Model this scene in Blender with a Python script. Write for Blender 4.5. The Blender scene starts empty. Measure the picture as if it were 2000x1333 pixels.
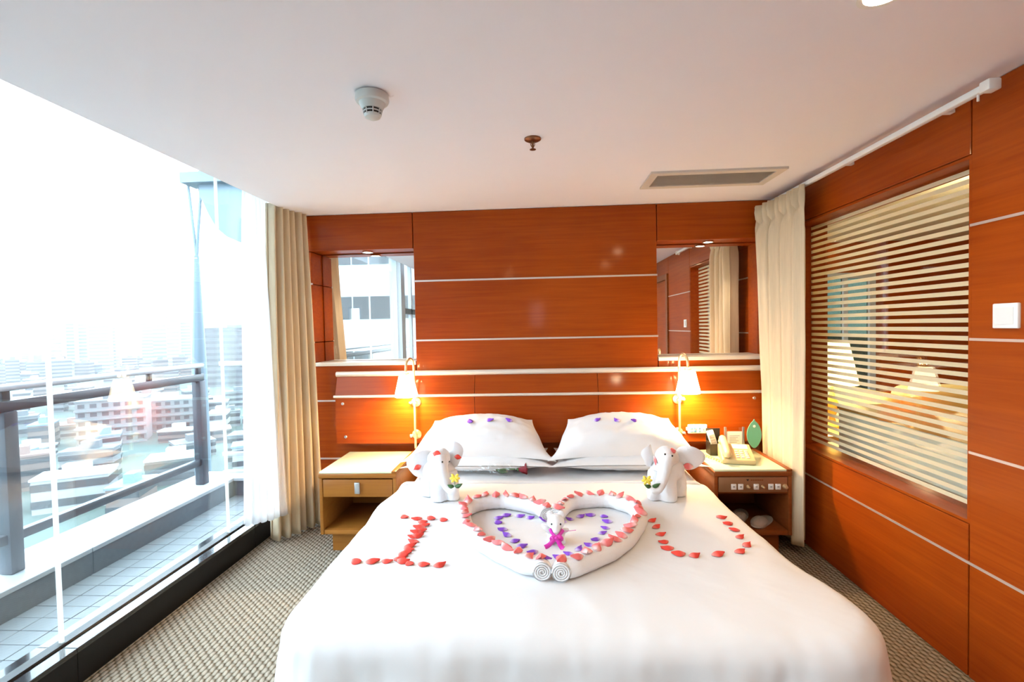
import bpy, bmesh, math, random
from mathutils import Vector, Matrix, noise
from mathutils.bvhtree import BVHTree
random.seed(7)
PI = math.pi
S = bpy.context.scene
COL = S.collection

# ------------------------------------------------------------------ camera, world, exposure
FPX = 937.5
CAM = Vector((0, 0, 1.39))
cd = bpy.data.cameras.new('camera')
cd.sensor_width = 36.0
cd.lens = 36.0 * FPX / 2000.0
cd.clip_start, cd.clip_end = 0.02, 5000
cam = bpy.data.objects.new('camera', cd)
COL.objects.link(cam)
CROT = Matrix.Rotation(.0575, 3, 'Z') @ Matrix.Rotation(PI / 2 - .0283, 3, 'X') @ Matrix.Rotation(-.0207, 3, 'Z')
cam.matrix_world = Matrix.Translation(CAM) @ CROT.to_4x4()
S.camera = cam

S.view_settings.view_transform = 'Standard'
S.view_settings.look = 'None'
S.view_settings.gamma = 1
S.view_settings.use_curve_mapping = False
S.view_settings.exposure = 1.08

W = bpy.data.worlds.new('overcast_sky')
S.world = W
W.use_nodes = True
bg = W.node_tree.nodes['Background']
bg.inputs['Color'].default_value = (.72, .87, 1.0, 1)
bg.inputs['Strength'].default_value = 5.2


def light(name, kind, loc, energy, color, size=.05, rot=None, spot=None, blend=.6):
    l = bpy.data.lights.new(name, kind)
    l.energy = energy
    l.color = color
    if kind == 'AREA':
        l.size = size
    else:
        l.shadow_soft_size = size
    if spot:
        l.spot_size = spot
        l.spot_blend = blend
    o = bpy.data.objects.new(name, l)
    o.location = loc
    if rot:
        o.rotation_euler = rot
    COL.objects.link(o)
    return o


WARM = (1.0, .66, .32)
DLC = (1.0, .8, .58)


# ------------------------------------------------------------------ materials
def newmat(name):
    m = bpy.data.materials.new(name)
    m.use_nodes = True
    return m, m.node_tree.nodes, m.node_tree.links, m.node_tree.nodes['Principled BSDF']


def mat(name, col, rough=.5, metal=0, coat=0, coat_r=.05, spec=.5, sheen=0, sss=0, emit=None, estr=0, trans=0, noise_amt=0, noise_scale=8, bump=0, bump_scale=60, alpha=1):
    m, N, L, p = newmat(name)
    p.inputs['Base Color'].default_value = (*col, 1)
    p.inputs['Roughness'].default_value = rough
    p.inputs['Metallic'].default_value = metal
    p.inputs['Coat Weight'].default_value = coat
    p.inputs['Coat Roughness'].default_value = coat_r
    p.inputs['Specular IOR Level'].default_value = spec
    p.inputs['Sheen Weight'].default_value = sheen
    p.inputs['Transmission Weight'].default_value = trans
    p.inputs['Alpha'].default_value = alpha
    if sss:
        p.inputs['Subsurface Weight'].default_value = sss
        p.inputs['Subsurface Radius'].default_value = (.02, .02, .02)
    if emit:
        p.inputs['Emission Color'].default_value = (*emit, 1)
        p.inputs['Emission Strength'].default_value = estr
    if noise_amt or bump:
        tc = N.new('ShaderNodeTexCoord')
    if noise_amt:
        n = N.new('ShaderNodeTexNoise')
        n.inputs['Scale'].default_value = noise_scale
        n.inputs['Detail'].default_value = 4
        L.new(tc.outputs['Object'], n.inputs['Vector'])
        mx = N.new('ShaderNodeMix')
        mx.data_type = 'RGBA'
        mx.inputs[6].default_value = (*[c * (1 - noise_amt) for c in col], 1)
        mx.inputs[7].default_value = (*[min(1, c * (1 + noise_amt)) for c in col], 1)
        L.new(n.outputs['Fac'], mx.inputs[0])
        L.new(mx.outputs[2], p.inputs['Base Color'])
    if bump:
        n2 = N.new('ShaderNodeTexNoise')
        n2.inputs['Scale'].default_value = bump_scale
        n2.inputs['Detail'].default_value = 3
        L.new(tc.outputs['Object'], n2.inputs['Vector'])
        b = N.new('ShaderNodeBump')
        b.inputs['Strength'].default_value = bump
        b.inputs['Distance'].default_value = .01
        L.new(n2.outputs['Fac'], b.inputs['Height'])
        L.new(b.outputs['Normal'], p.inputs['Normal'])
    return m


def wood(name, c1, c2, stretch=(1.2, 14, 30), rough=.42, coat=.17, coat_r=.10):
    m, N, L, p = newmat(name)
    tc = N.new('ShaderNodeTexCoord')
    mp = N.new('ShaderNodeMapping')
    mp.inputs['Scale'].default_value = stretch
    L.new(tc.outputs['Object'], mp.inputs['Vector'])
    n = N.new('ShaderNodeTexNoise')
    n.inputs['Scale'].default_value = 1.6
    n.inputs['Detail'].default_value = 6
    n.inputs['Roughness'].default_value = .6
    n.inputs['Distortion'].default_value = .6
    L.new(mp.outputs['Vector'], n.inputs['Vector'])
    n2 = N.new('ShaderNodeTexNoise')
    n2.inputs['Scale'].default_value = 1.3
    n2.inputs['Detail'].default_value = 2
    L.new(tc.outputs['Object'], n2.inputs['Vector'])
    add = N.new('ShaderNodeMath')
    add.operation = 'MULTIPLY_ADD'
    add.inputs[1].default_value = .55
    L.new(n.outputs['Fac'], add.inputs[0])
    m2 = N.new('ShaderNodeMath')
    m2.operation = 'MULTIPLY'
    m2.inputs[1].default_value = .45
    L.new(n2.outputs['Fac'], m2.inputs[0])
    L.new(m2.outputs[0], add.inputs[2])
    r = N.new('ShaderNodeValToRGB')
    r.color_ramp.elements[0].position = .3
    r.color_ramp.elements[0].color = (*c1, 1)
    r.color_ramp.elements[1].position = .7
    r.color_ramp.elements[1].color = (*c2, 1)
    L.new(add.outputs[0], r.inputs['Fac'])
    L.new(r.outputs['Color'], p.inputs['Base Color'])
    p.inputs['Roughness'].default_value = rough
    p.inputs['Coat Weight'].default_value = coat
    p.inputs['Coat Roughness'].default_value = coat_r
    p.inputs['Specular IOR Level'].default_value = .12
    return m


def glass_mat(name, tint, ior=1.5, gain=1.0, rough=0.0):
    m, N, L, p = newmat(name)
    N.remove(p)
    out = N['Material Output']
    t = N.new('ShaderNodeBsdfTransparent')
    t.inputs['Color'].default_value = (*tint, 1)
    g = N.new('ShaderNodeBsdfGlossy')
    g.inputs['Roughness'].default_value = rough
    lw = N.new('ShaderNodeLayerWeight')
    lw.inputs['Blend'].default_value = .5
    pw = N.new('ShaderNodeMath')
    pw.operation = 'POWER'
    pw.inputs[1].default_value = 5
    L.new(lw.outputs['Facing'], pw.inputs[0])
    r0 = ((ior - 1) / (ior + 1)) ** 2 * gain
    mul = N.new('ShaderNodeMath')
    mul.operation = 'MULTIPLY_ADD'
    mul.use_clamp = True
    mul.inputs[1].default_value = .75
    mul.inputs[2].default_value = r0
    L.new(pw.outputs[0], mul.inputs[0])
    mx = N.new('ShaderNodeMixShader')
    L.new(mul.outputs[0], mx.inputs[0])
    L.new(t.outputs[0], mx.inputs[1])
    L.new(g.outputs[0], mx.inputs[2])
    L.new(mx.outputs[0], out.inputs['Surface'])
    return m


def cloth_thin(name, col, transl=.4, transp=0.0, weave=900, streak=0):
    m, N, L, p = newmat(name)
    N.remove(p)
    out = N['Material Output']
    d = N.new('ShaderNodeBsdfDiffuse')
    d.inputs['Color'].default_value = (*col, 1)
    t = N.new('ShaderNodeBsdfTranslucent')
    t.inputs['Color'].default_value = (*col, 1)
    a = N.new('ShaderNodeMixShader')
    a.inputs[0].default_value = transl
    L.new(d.outputs[0], a.inputs[1])
    L.new(t.outputs[0], a.inputs[2])
    last = a
    if streak:
        tc = N.new('ShaderNodeTexCoord')
        mp = N.new('ShaderNodeMapping')
        mp.inputs['Scale'].default_value = (60, 60, 4)
        L.new(tc.outputs['Object'], mp.inputs['Vector'])
        n = N.new('ShaderNodeTexNoise')
        n.inputs['Scale'].default_value = 2
        L.new(mp.outputs['Vector'], n.inputs['Vector'])
        mx = N.new('ShaderNodeMix')
        mx.data_type = 'RGBA'
        mx.inputs[6].default_value = (*[c * (1 - streak) for c in col], 1)
        mx.inputs[7].default_value = (*[min(1, c * (1 + streak * .6)) for c in col], 1)
        L.new(n.outputs['Fac'], mx.inputs[0])
        L.new(mx.outputs[2], d.inputs['Color'])
        L.new(mx.outputs[2], t.inputs['Color'])
    if transp:
        tr = N.new('ShaderNodeBsdfTransparent')
        b = N.new('ShaderNodeMixShader')
        b.inputs[0].default_value = transp
        L.new(a.outputs[0], b.inputs[1])
        L.new(tr.outputs[0], b.inputs[2])
        last = b
    L.new(last.outputs[0], out.inputs['Surface'])
    return m


def petal_mat(name, c_out, c_in):
    m, N, L, p = newmat(name)
    tc = N.new('ShaderNodeTexCoord')
    sp = N.new('ShaderNodeSeparateXYZ')
    L.new(tc.outputs['Generated'], sp.inputs[0])
    r = N.new('ShaderNodeValToRGB')
    r.color_ramp.elements[0].position = .02
    r.color_ramp.elements[0].color = (*c_in, 1)
    r.color_ramp.elements[1].position = .4
    r.color_ramp.elements[1].color = (*c_out, 1)
    L.new(sp.outputs[1], r.inputs['Fac'])
    L.new(r.outputs['Color'], p.inputs['Base Color'])
    p.inputs['Roughness'].default_value = .75
    p.inputs['Specular IOR Level'].default_value = .15
    return m


def carpet_mat():
    m, N, L, p = newmat('woven_loop_carpet')
    tc = N.new('ShaderNodeTexCoord')
    mp = N.new('ShaderNodeMapping')
    mp.inputs['Rotation'].default_value = (0, 0, math.radians(0))
    L.new(tc.outputs['Object'], mp.inputs['Vector'])
    sp = N.new('ShaderNodeSeparateXYZ')
    L.new(mp.outputs['Vector'], sp.inputs[0])

    def M(op, a, b=None):
        n = N.new('ShaderNodeMath')
        n.operation = op
        for i, v in enumerate((a, b)):
            if v is None:
                continue
            if isinstance(v, (int, float)):
                n.inputs[i].default_value = v
            else:
                L.new(v, n.inputs[i])
        return n.outputs[0]
    wn = N.new('ShaderNodeTexNoise')
    wn.inputs['Scale'].default_value = 30
    L.new(tc.outputs['Object'], wn.inputs['Vector'])
    wx = M('ADD', sp.outputs[0], M('MULTIPLY', M('SUBTRACT', wn.outputs['Fac'], .5), .012))
    px, py = .022, .036                                  # woven lozenges, every second row shifted
    row = M('FLOOR', M('DIVIDE', wx, px))
    sh = M('MULTIPLY', M('MODULO', M('ABSOLUTE', row), 2), .5)
    fx = M('SUBTRACT', M('FRACT', M('DIVIDE', wx, px)), .5)
    fy = M('SUBTRACT', M('FRACT', M('ADD', M('DIVIDE', sp.outputs[1], py), sh)), .5)
    ax = M('ABSOLUTE', fx)
    ay = M('ABSOLUTE', M('ADD', fy, M('MULTIPLY', fx, .35)))
    h = M('SUBTRACT', 1.0, M('ADD', M('MULTIPLY', M('POWER', ax, 2), 2.6), M('MULTIPLY', M('POWER', ay, 2), 2.2)))
    nz = N.new('ShaderNodeTexNoise')
    nz.inputs['Scale'].default_value = 260
    nz.inputs['Detail'].default_value = 3
    L.new(tc.outputs['Object'], nz.inputs['Vector'])
    h2 = M('ADD', h, M('MULTIPLY', nz.outputs['Fac'], .25))
    nb = N.new('ShaderNodeTexNoise')
    nb.inputs['Scale'].default_value = 3
    L.new(tc.outputs['Object'], nb.inputs['Vector'])
    r = N.new('ShaderNodeValToRGB')
    r.color_ramp.elements[0].position = .35
    r.color_ramp.elements[0].color = (.135, .105, .070, 1)
    r.color_ramp.elements[1].position = 1.08
    r.color_ramp.elements[1].color = (.35, .305, .24, 1)
    L.new(M('ADD', h2, M('MULTIPLY', nb.outputs['Fac'], .08)), r.inputs['Fac'])
    L.new(r.outputs['Color'], p.inputs['Base Color'])
    p.inputs['Roughness'].default_value = .95
    p.inputs['Specular IOR Level'].default_value = .1
    b = N.new('ShaderNodeBump')
    b.inputs['Strength'].default_value = .9
    b.inputs['Distance'].default_value = .008
    L.new(h2, b.inputs['Height'])
    L.new(b.outputs['Normal'], p.inputs['Normal'])
    return m


M_WOOD = wood('cherry_veneer', (.235, .028, .0012), (.40, .073, .0035))
M_WOODV = wood('cherry_veneer_side', (.235, .028, .0012), (.40, .073, .0035), stretch=(14, 1.2, 30))
M_NIGHT = wood('light_yellowed_wood', (.26, .088, .014), (.37, .145, .026), rough=.4, coat=.35, coat_r=.2)  # yellow tone of reflected light put into the wood colour
M_NIGHT2 = wood('dark_cherry', (.20, .05, .012), (.29, .085, .02), rough=.4, coat=.4, coat_r=.15)
M_STRIP = mat('brushed_strip', (.72, .62, .56), .35, metal=.6)
M_RAIL = mat('cream_rail', (.78, .70, .60), .35, metal=.25)
M_CEIL = mat('ceiling_paint', (.90, .875, .93), .9, noise_amt=.01)
M_WHITE = mat('white_plastic', (.85, .85, .84), .35)
M_SMOKE = mat('detector_plastic', (.62, .64, .62), .4)
M_DARK = mat('black_plastic', (.02, .018, .016), .4)
M_MIRROR = mat('mirror_silver', (.93, .95, .95), .0, metal=1)
M_STONE = mat('black_granite', (.010, .010, .011), .12, coat=.6, coat_r=.04, noise_amt=.4, noise_scale=220)
M_STONEF = mat('black_granite_face', (.006, .006, .0065), .35, spec=.25, noise_amt=.3, noise_scale=220)
M_CARPET = carpet_mat()
M_GLASS = glass_mat('window_glass', (.97, .99, .99), gain=1.5)
M_GLASSR = glass_mat('partition_glass', (.95, .96, .93), gain=1.4)
M_SEAL = None
M_SHEET = mat('white_cotton', (.75, .745, .755), .85, bump=.10, bump_scale=14)
M_DUVET = mat('white_duvet_cotton', (.735, .73, .74), .85, bump=.2, bump_scale=9)
_n, _l = M_DUVET.node_tree.nodes, M_DUVET.node_tree.links
_b0 = [n for n in _n if n.bl_idname == 'ShaderNodeBump'][0]
_tc = [n for n in _n if n.bl_idname == 'ShaderNodeTexCoord'][0]
_mp = _n.new('ShaderNodeMapping')
_mp.inputs['Rotation'].default_value = (0, 0, .5)
_mp.inputs['Scale'].default_value = (2.4, .9, 1.6)
_l.new(_tc.outputs['Object'], _mp.inputs['Vector'])
_rn = _n.new('ShaderNodeTexNoise')
_rn.noise_type = 'RIDGED_MULTIFRACTAL'
_rn.inputs['Scale'].default_value = 2.0
_rn.inputs['Detail'].default_value = 3
_rn.inputs['Distortion'].default_value = .8
_l.new(_mp.outputs['Vector'], _rn.inputs['Vector'])
_pw = _n.new('ShaderNodeMath')
_pw.operation = 'POWER'
_pw.inputs[1].default_value = 4
_l.new(_rn.outputs['Fac'], _pw.inputs[0])
_b1 = _n.new('ShaderNodeBump')
_b1.inputs['Strength'].default_value = .5
_b1.inputs['Distance'].default_value = .012
_l.new(_pw.outputs[0], _b1.inputs['Height'])
_l.new(_b1.outputs['Normal'], _b0.inputs['Normal'])
M_TOWEL = mat('white_terry', (.82, .82, .84), .95, sheen=.1, bump=.25, bump_scale=350)
M_DRAPE = cloth_thin('beige_drape', (.80, .665, .47), transl=.2, streak=.12)
M_SHEER = cloth_thin('white_sheer', (.95, .95, .96), transl=.65, transp=.30)
M_BRASS = mat('antique_brass', (.78, .60, .34), .35, metal=.7)
M_SHADE = mat('lit_lamp_shade', (.95, .9, .8), .6, emit=(1.0, .80, .50), estr=7.0)
M_BULB = mat('lit_bulb', (1, .9, .7), .5, emit=(1.0, .78, .45), estr=18)
M_DL = mat('lit_downlight', (1, .95, .85), .5, emit=(1.0, .86, .62), estr=14)
M_SEAL = cloth_thin('silicone_seal', (.85, .88, .84), transl=.5, transp=.45)
M_DLC = mat('lit_ceiling_lens', (1, .95, .85), .5, emit=(1.0, .80, .45), estr=110)
M_PAPERW = mat('paper_white', (.82, .80, .74), .7)
M_TOP = mat('pale_green_glass_top', (.70, .80, .56), .18, coat=.5, coat_r=.05)
M_SILVER = mat('silver_metal', (.55, .56, .58), .3, metal=.9)
M_CHROME = mat('chrome', (.75, .7, .62), .15, metal=1)
M_PHONE = mat('cream_plastic', (.64, .50, .26), .4)
M_BRONZE = mat('bronze_plate', (.36, .20, .11), .35, metal=.5)
M_GREEN = mat('jade_card', (.12, .42, .28), .4)
M_CLEAR = glass_mat('clear_acrylic', (.97, .98, .97), gain=1.0)
M_FILM = glass_mat('cellophane', (.98, .99, .99), gain=2.2, rough=.08)
M_RED = petal_mat('coral_red_petal', (.78, .075, .055), (.84, .26, .22))
M_PINK = petal_mat('pink_petal', (.84, .20, .20), (.90, .62, .60))
M_PURP = petal_mat('purple_petal', (.25, .085, .60), (.74, .62, .86))
M_ROSE = mat('crimson_rose', (.20, .003, .012), .6)
M_LEAF = mat('green_leaf', (.045, .13, .035), .5)
M_STEM = mat('green_stem', (.10, .20, .07), .5)
M_YEL = mat('yellow_petal', (.85, .68, .08), .6)
M_MAG = mat('magenta_satin', (.70, .02, .42), .3, sheen=.3)
M_EYE = mat('black_bead', (.01, .01, .01), .2)
M_BLUE = mat('blue_button', (.10, .26, .45), .4)
M_GREY = mat('grey_plastic', (.35, .35, .34), .45)
M_RAILM = mat('grey_painted_steel', (.045, .052, .065), .35)
M_RAILT = mat('highlight_pale_rail', (.42, .44, .47), .25)  # bright highlight along the rail top put into the pale colour
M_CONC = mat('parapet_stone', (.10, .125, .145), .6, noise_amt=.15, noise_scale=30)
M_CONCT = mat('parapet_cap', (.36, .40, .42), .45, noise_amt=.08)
M_TILE = mat('balcony_tile', (.165, .185, .195), .45, noise_amt=.12, noise_scale=5)
M_TILEG = mat('tile_joint', (.05, .06, .07), .8)
M_COLW = mat('white_aluminium', (.50, .53, .55), .4)


# ------------------------------------------------------------------ mesh helpers
class MB:
    def __init__(s):
        s.v, s.f = [], []

    def add(s, vs, fs):
        b = len(s.v)
        s.v += [Vector(v) for v in vs]
        s.f += [tuple(i + b for i in f) for f in fs]
        return s

    def box(s, x0, x1, y0, y1, z0, z1):
        return s.add([(x0, y0, z0), (x1, y0, z0), (x1, y1, z0), (x0, y1, z0), (x0, y0, z1), (x1, y0, z1), (x1, y1, z1), (x0, y1, z1)],
                     [(0, 3, 2, 1), (4, 5, 6, 7), (0, 1, 5, 4), (1, 2, 6, 5), (2, 3, 7, 6), (3, 0, 4, 7)])

    def bbox(s, x0, x1, y0, y1, z0, z1, r=.004, seg=2):
        bm = bmesh.new()
        t = MB().box(x0, x1, y0, y1, z0, z1)
        vs = [bm.verts.new(v) for v in t.v]
        for f in t.f:
            bm.faces.new([vs[i] for i in f])
        bmesh.ops.bevel(bm, geom=list(bm.edges), offset=r, segments=seg, profile=.5, affect='EDGES')
        bm.verts.index_update()
        s.add([v.co.copy() for v in bm.verts], [tuple(v.index for v in f.verts) for f in bm.faces])
        bm.free()
        return s

    def lathe(s, c, prof, n=24, axis='Z', cap=True):
        vs, fs = [], []
        c = Vector(c)
        for r, h in prof:
            for i in range(n):
                a = 2 * PI * i / n
                p = Vector((r * math.cos(a), r * math.sin(a), h))
                if axis == 'Y':
                    p = Vector((p.x, p.z, p.y))
                elif axis == 'X':
                    p = Vector((p.z, p.x, p.y))
                vs.append(c + p)
        for j in range(len(prof) - 1):
            for i in range(n):
                k = (i + 1) % n
                fs.append((j * n + i, j * n + k, (j + 1) * n + k, (j + 1) * n + i))
        if cap:
            fs.append(tuple(range(n - 1, -1, -1)))
            fs.append(tuple((len(prof) - 1) * n + i for i in range(n)))
        return s.add(vs, fs)

    def tube(s, pts, rad, n=10, cap=True, sy=1.0):
        pts = [Vector(p) for p in pts]
        m = len(pts)
        rr = rad if isinstance(rad, (list, tuple)) else [rad] * m
        vs, fs = [], []
        up = Vector((0, 0, 1))
        prev = None
        for i, p in enumerate(pts):
            t = (pts[min(i + 1, m - 1)] - pts[max(i - 1, 0)]).normalized()
            if prev is None:
                a = t.cross(up)
                if a.length < .1:
                    a = t.cross(Vector((0, 1, 0)))
            else:
                a = prev - t * prev.dot(t)
            a.normalize()
            b = a.cross(t).normalized()
            prev = a
            for k in range(n):
                w = 2 * PI * k / n
                vs.append(p + a * math.cos(w) * rr[i] + b * math.sin(w) * rr[i] * sy)
        for i in range(m - 1):
            for k in range(n):
                q = (k + 1) % n
                fs.append((i * n + k, i * n + q, (i + 1) * n + q, (i + 1) * n + k))
        if cap:
            fs.append(tuple(range(n - 1, -1, -1)))
            fs.append(tuple((m - 1) * n + k for k in range(n)))
        return s.add(vs, fs)

    def ell(s, c, r, nu=18, nv=12, rot=None):
        c = Vector(c)
        vs, fs = [], []
        for j in range(nv + 1):
            ph = PI * j / nv
            for i in range(nu):
                th = 2 * PI * i / nu
                p = Vector((r[0] * math.sin(ph) * math.cos(th), r[1] * math.sin(ph) * math.sin(th), r[2] * math.cos(ph)))
                if rot:
                    p = rot @ p
                vs.append(c + p)
        for j in range(nv):
            for i in range(nu):
                k = (i + 1) % nu
                fs.append((j * nu + i, (j + 1) * nu + i, (j + 1) * nu + k, j * nu + k))
        return s.add(vs, fs)

    def grid(s, fn, nu, nv):
        vs = [fn(i / nu, j / nv) for j in range(nv + 1) for i in range(nu + 1)]
        fs = [(j * (nu + 1) + i, j * (nu + 1) + i + 1, (j + 1) * (nu + 1) + i + 1, (j + 1) * (nu + 1) + i) for j in range(nv) for i in range(nu)]
        return s.add(vs, fs)


def wloc(o):
    v = Vector((0, 0, 0))
    while o:
        v = v + o.location
        o = o.parent
    return v


def build(name, mb, m, parent=None, base=None, smooth=False, solid=0, kind=None, merge=False, angle=35):
    """one mesh object; vertices are given in world space. base = origin of a top-level mesh"""
    org = wloc(parent) if parent else Vector(base or (0, 0, 0))
    me = bpy.data.meshes.new(name)
    me.from_pydata([tuple(v - org) for v in mb.v], [], mb.f)
    bm = bmesh.new()
    bm.from_mesh(me)
    if merge:
        bmesh.ops.remove_doubles(bm, verts=bm.verts, dist=1e-5)
    bmesh.ops.recalc_face_normals(bm, faces=bm.faces)
    if smooth:
        for f in bm.faces:
            f.smooth = True
        for e in bm.edges:
            if len(e.link_faces) == 2 and e.calc_face_angle(0) > math.radians(angle):
                e.smooth = False
    bm.to_mesh(me)
    bm.free()
    me.materials.append(m)
    o = bpy.data.objects.new(name, me)
    COL.objects.link(o)
    if parent:
        o.parent = parent
    else:
        o.location = org
    if solid:
        md = o.modifiers.new('thickness', 'SOLIDIFY')
        md.thickness = solid
    if kind:
        o['kind'] = kind
    return o


def tag(o, label, cat, group=None):
    o['label'] = label
    o['category'] = cat
    if group:
        o['group'] = group
    return o


def thing(name, loc, label, cat, group=None):
    o = bpy.data.objects.new(name, None)
    o.location = loc
    o.empty_display_size = .05
    COL.objects.link(o)
    return tag(o, label, cat, group)


def box(name, b, m, parent=None, bevel=0, kind=None, base=None):
    mb = MB()
    if bevel:
        mb.bbox(*b, r=bevel)
    else:
        mb.box(*b)
    if base is None and parent is None and kind is None:
        base = ((b[0] + b[1]) / 2, (b[2] + b[3]) / 2, b[4])
    return build(name, mb, m, parent, base, kind=kind, smooth=bool(bevel))


def smoothpath(pts, it=3, closed=False):
    pts = [Vector(p) for p in pts]
    for _ in range(it):
        q = [pts[0]]
        for a, b in zip(pts[:-1], pts[1:]):
            q += [a * .75 + b * .25, a * .25 + b * .75]
        q.append(pts[-1])
        pts = q
    return pts


def fbm(x, y, z=0, o=4):
    return noise.fractal(Vector((x, y, z)), 1.0, 2.0, o)


def pray(u, v):
    return CROT @ Vector(((u - 1000) / FPX, -(v - 666.5) / FPX, -1.0))


def onz(u, v, z):
    d = pray(u, v)
    return CAM + d * ((z - CAM.z) / d.z)


def ony(u, v, y):
    d = pray(u, v)
    return CAM + d * (y / d.y)


def remeshed(mb, voxel, smooth_it=6, disp=0, dscale=20):
    """join overlapping lumps into one continuous skin"""
    me = bpy.data.meshes.new('tmp')
    me.from_pydata([tuple(v) for v in mb.v], [], mb.f)
    o = bpy.data.objects.new('tmp', me)
    COL.objects.link(o)
    r = o.modifiers.new('r', 'REMESH')
    r.mode = 'VOXEL'
    r.voxel_size = voxel
    s = o.modifiers.new('s', 'SMOOTH')
    s.iterations = smooth_it
    s.factor = .5
    dg = bpy.context.evaluated_depsgraph_get()
    ev = o.evaluated_get(dg)
    m2 = ev.to_mesh()
    out = MB()
    out.v = [v.co.copy() for v in m2.vertices]
    nrm = [v.normal.copy() for v in m2.vertices]
    out.f = [tuple(p.vertices) for p in m2.polygons]
    if disp:
        out.v = [v + n * disp * fbm(v.x * dscale, v.y * dscale, v.z * dscale, 3) for v, n in zip(out.v, nrm)]
    ev.to_mesh_clear()
    bpy.data.objects.remove(o)
    bpy.data.meshes.remove(me)
    return out


# ------------------------------------------------------------------ the room
XR, XE, XG, YB, H = 1.631, -1.746, -1.94, 3.44, 2.237
YR = -2.6
build('floor', MB().box(-1.859, XR + .02, YR, YB + .1, -.05, 0), M_CARPET, kind='structure')
build('ceiling', MB().box(XE, XR + .2, YR, YB + .25, H, H + .22), M_CEIL, kind='structure')
build('trim_1', MB().box(-2.06, XE, YR, YB + .25, H + .17, H + .25), M_COLW, kind='structure').name = 'trim_1'

# back wall: backing with panels, strips and two lit niches
NZ0, NZ1 = 1.155, 1.974
NL0, NL1, NR0, NR1, YM = -1.655, -.90, .835, 1.60, 3.615
wb = build('wall_back', MB().box(-2.06, XR + .2, YM + .012, YM + .15, -.05, H + .25), M_WOOD, kind='structure')
G = [0, .449, .877, 1.309, 1.739, H]
TK = .018


def bpanel(x0, x1, z0, z1, g=.003):
    build('wall_panel', MB().bbox(x0 + g, x1 - g, YB, YM + .012, z0 + g, z1 - g, r=.002, seg=1), M_WOOD, wb)


for a, b in zip(G[:-1], G[1:]):
    if b <= .88:
        bpanel(-2.0, NL1, a, b)
        bpanel(NL1, NR0, a, b)
        bpanel(NR0, XR + .01, a, b)
    elif a < 1.0:
        bpanel(-2.0, NL1, a, NZ0)
        bpanel(NL1, NR0, a, b)
        bpanel(NR0, XR + .01, a, NZ0)
        bpanel(-2.0, NL0, NZ0, b)
    elif b < 1.8:
        bpanel(-2.0, NL0, a, b)
        bpanel(NL1, NR0, a, b)
    else:
        bpanel(-2.0, NL0, a, NZ1)
        bpanel(-2.0, NL1, NZ1, b)
        bpanel(NL1, NR0, a, b)
        bpanel(NR0, XR + .01, NZ1, b)
for z in G[1:-1]:
    for x0, x1 in ([(-2.0, NL0), (NL1, NR0)] if z > 1.2 else [(-2.0, XR + .005)]):
        build('metal_strip', MB().box(x0, x1, YB - .004, YB + .01, z - .006, z + .006), M_STRIP, wb)
for x0, x1, nm in ((NL0, NL1, 'L'), (NR0, NR1, 'R')):
    if nm == 'R':
        build('niche_side', MB().box(x1, XR + .01, YB + .001, YM + .01, NZ0, NZ1), M_WOOD, wb)
    build('niche_ledge', MB().bbox(x0 - .0, x1 + .0, YB - .012, YM, NZ0 - .022, NZ0 + .004, r=.003), M_RAIL, wb)
    mi = tag(build('wall_mirror', MB().bbox(x0 + .003, x1 - .003, YM - .004, YM + .010, NZ0 + .006, NZ1 - .003, r=.001, seg=1), M_MIRROR, base=((x0 + x1) / 2, YM, NZ0)),
             'square mirror in the wood niche by the window curtains' if nm == 'L' else 'square mirror in the wood niche beside the striped glass partition', 'mirror', 'mirrors recessed in the headboard wall')
    cx = -1.265 if nm == 'L' else 1.215
    d = thing('niche_downlight', (cx, 3.525, NZ1), 'small round spotlight set above the left mirror' if nm == 'L' else 'small round spotlight set above the right mirror', 'downlight', 'niche spotlights')
    build('trim_ring', MB().lathe((cx, 3.525, NZ1 - .006), [(.033, .012), (.040, .006), (.040, 0), (.030, 0), (.028, .012)], 24, cap=False), M_CHROME, d)
    build('lens', MB().lathe((cx, 3.525, NZ1 - .004), [(.029, 0), (.029, .006)], 20), M_DL, d)
    light('niche_spot', 'SPOT', (cx, 3.525, NZ1 - .012), 6, DLC, .025, spot=math.radians(120))

# right wall with the striped glass partition
WY0, WY1, WZ0, WZ1 = 1.918, 3.16, .60, 2.003
wr = build('wall_right', MB().box(XR + .015, XR + .19, YR, WY0, -.05, H + .2).box(XR + .015, XR + .19, WY1, YB + .2, -.05, H + .2)
           .box(XR + .015, XR + .19, WY0, WY1, -.05, WZ0).box(XR + .015, XR + .19, WY0, WY1, WZ1, H + .2), M_WOODV, kind='structure')


def rpanel(y0, y1, z0, z1, g=.003):
    build('wall_panel', MB().bbox(XR, XR + .018, y0 + g, y1 - g, z0 + g, z1 - g, r=.002, seg=1), M_WOODV, wr)


DY0, DY1, DZ = .12, .98, 1.96
for a, b in zip(G[:-1], G[1:]):
    rpanel(1.06, WY0, a, b)
    rpanel(YR, DY0 - .07, a, b)
    if a == 0:
        rpanel(WY0, YB, a, b)
    elif a < .5:
        rpanel(WY0, YB, a, WZ0)
        rpanel(WY1, YB, WZ0, b)
    elif b < 1.8:
        rpanel(WY1, YB, a, b)
    else:
        rpanel(WY1, YB, a, WZ1)
        rpanel(WY0, YB, WZ1, b)
rpanel(DY0 - .07, 1.06, DZ + .07, H)
for z in G[1:-1]:
    for y0, y1 in ([(1.06, YB)] if z < .5 else [(1.06, WY0), (WY1, YB)]) + [(YR, DY0 - .07)]:
        build('metal_strip', MB().box(XR - .003, XR + .01, y0, y1, z - .005, z + .005), M_STRIP, wr)
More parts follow.
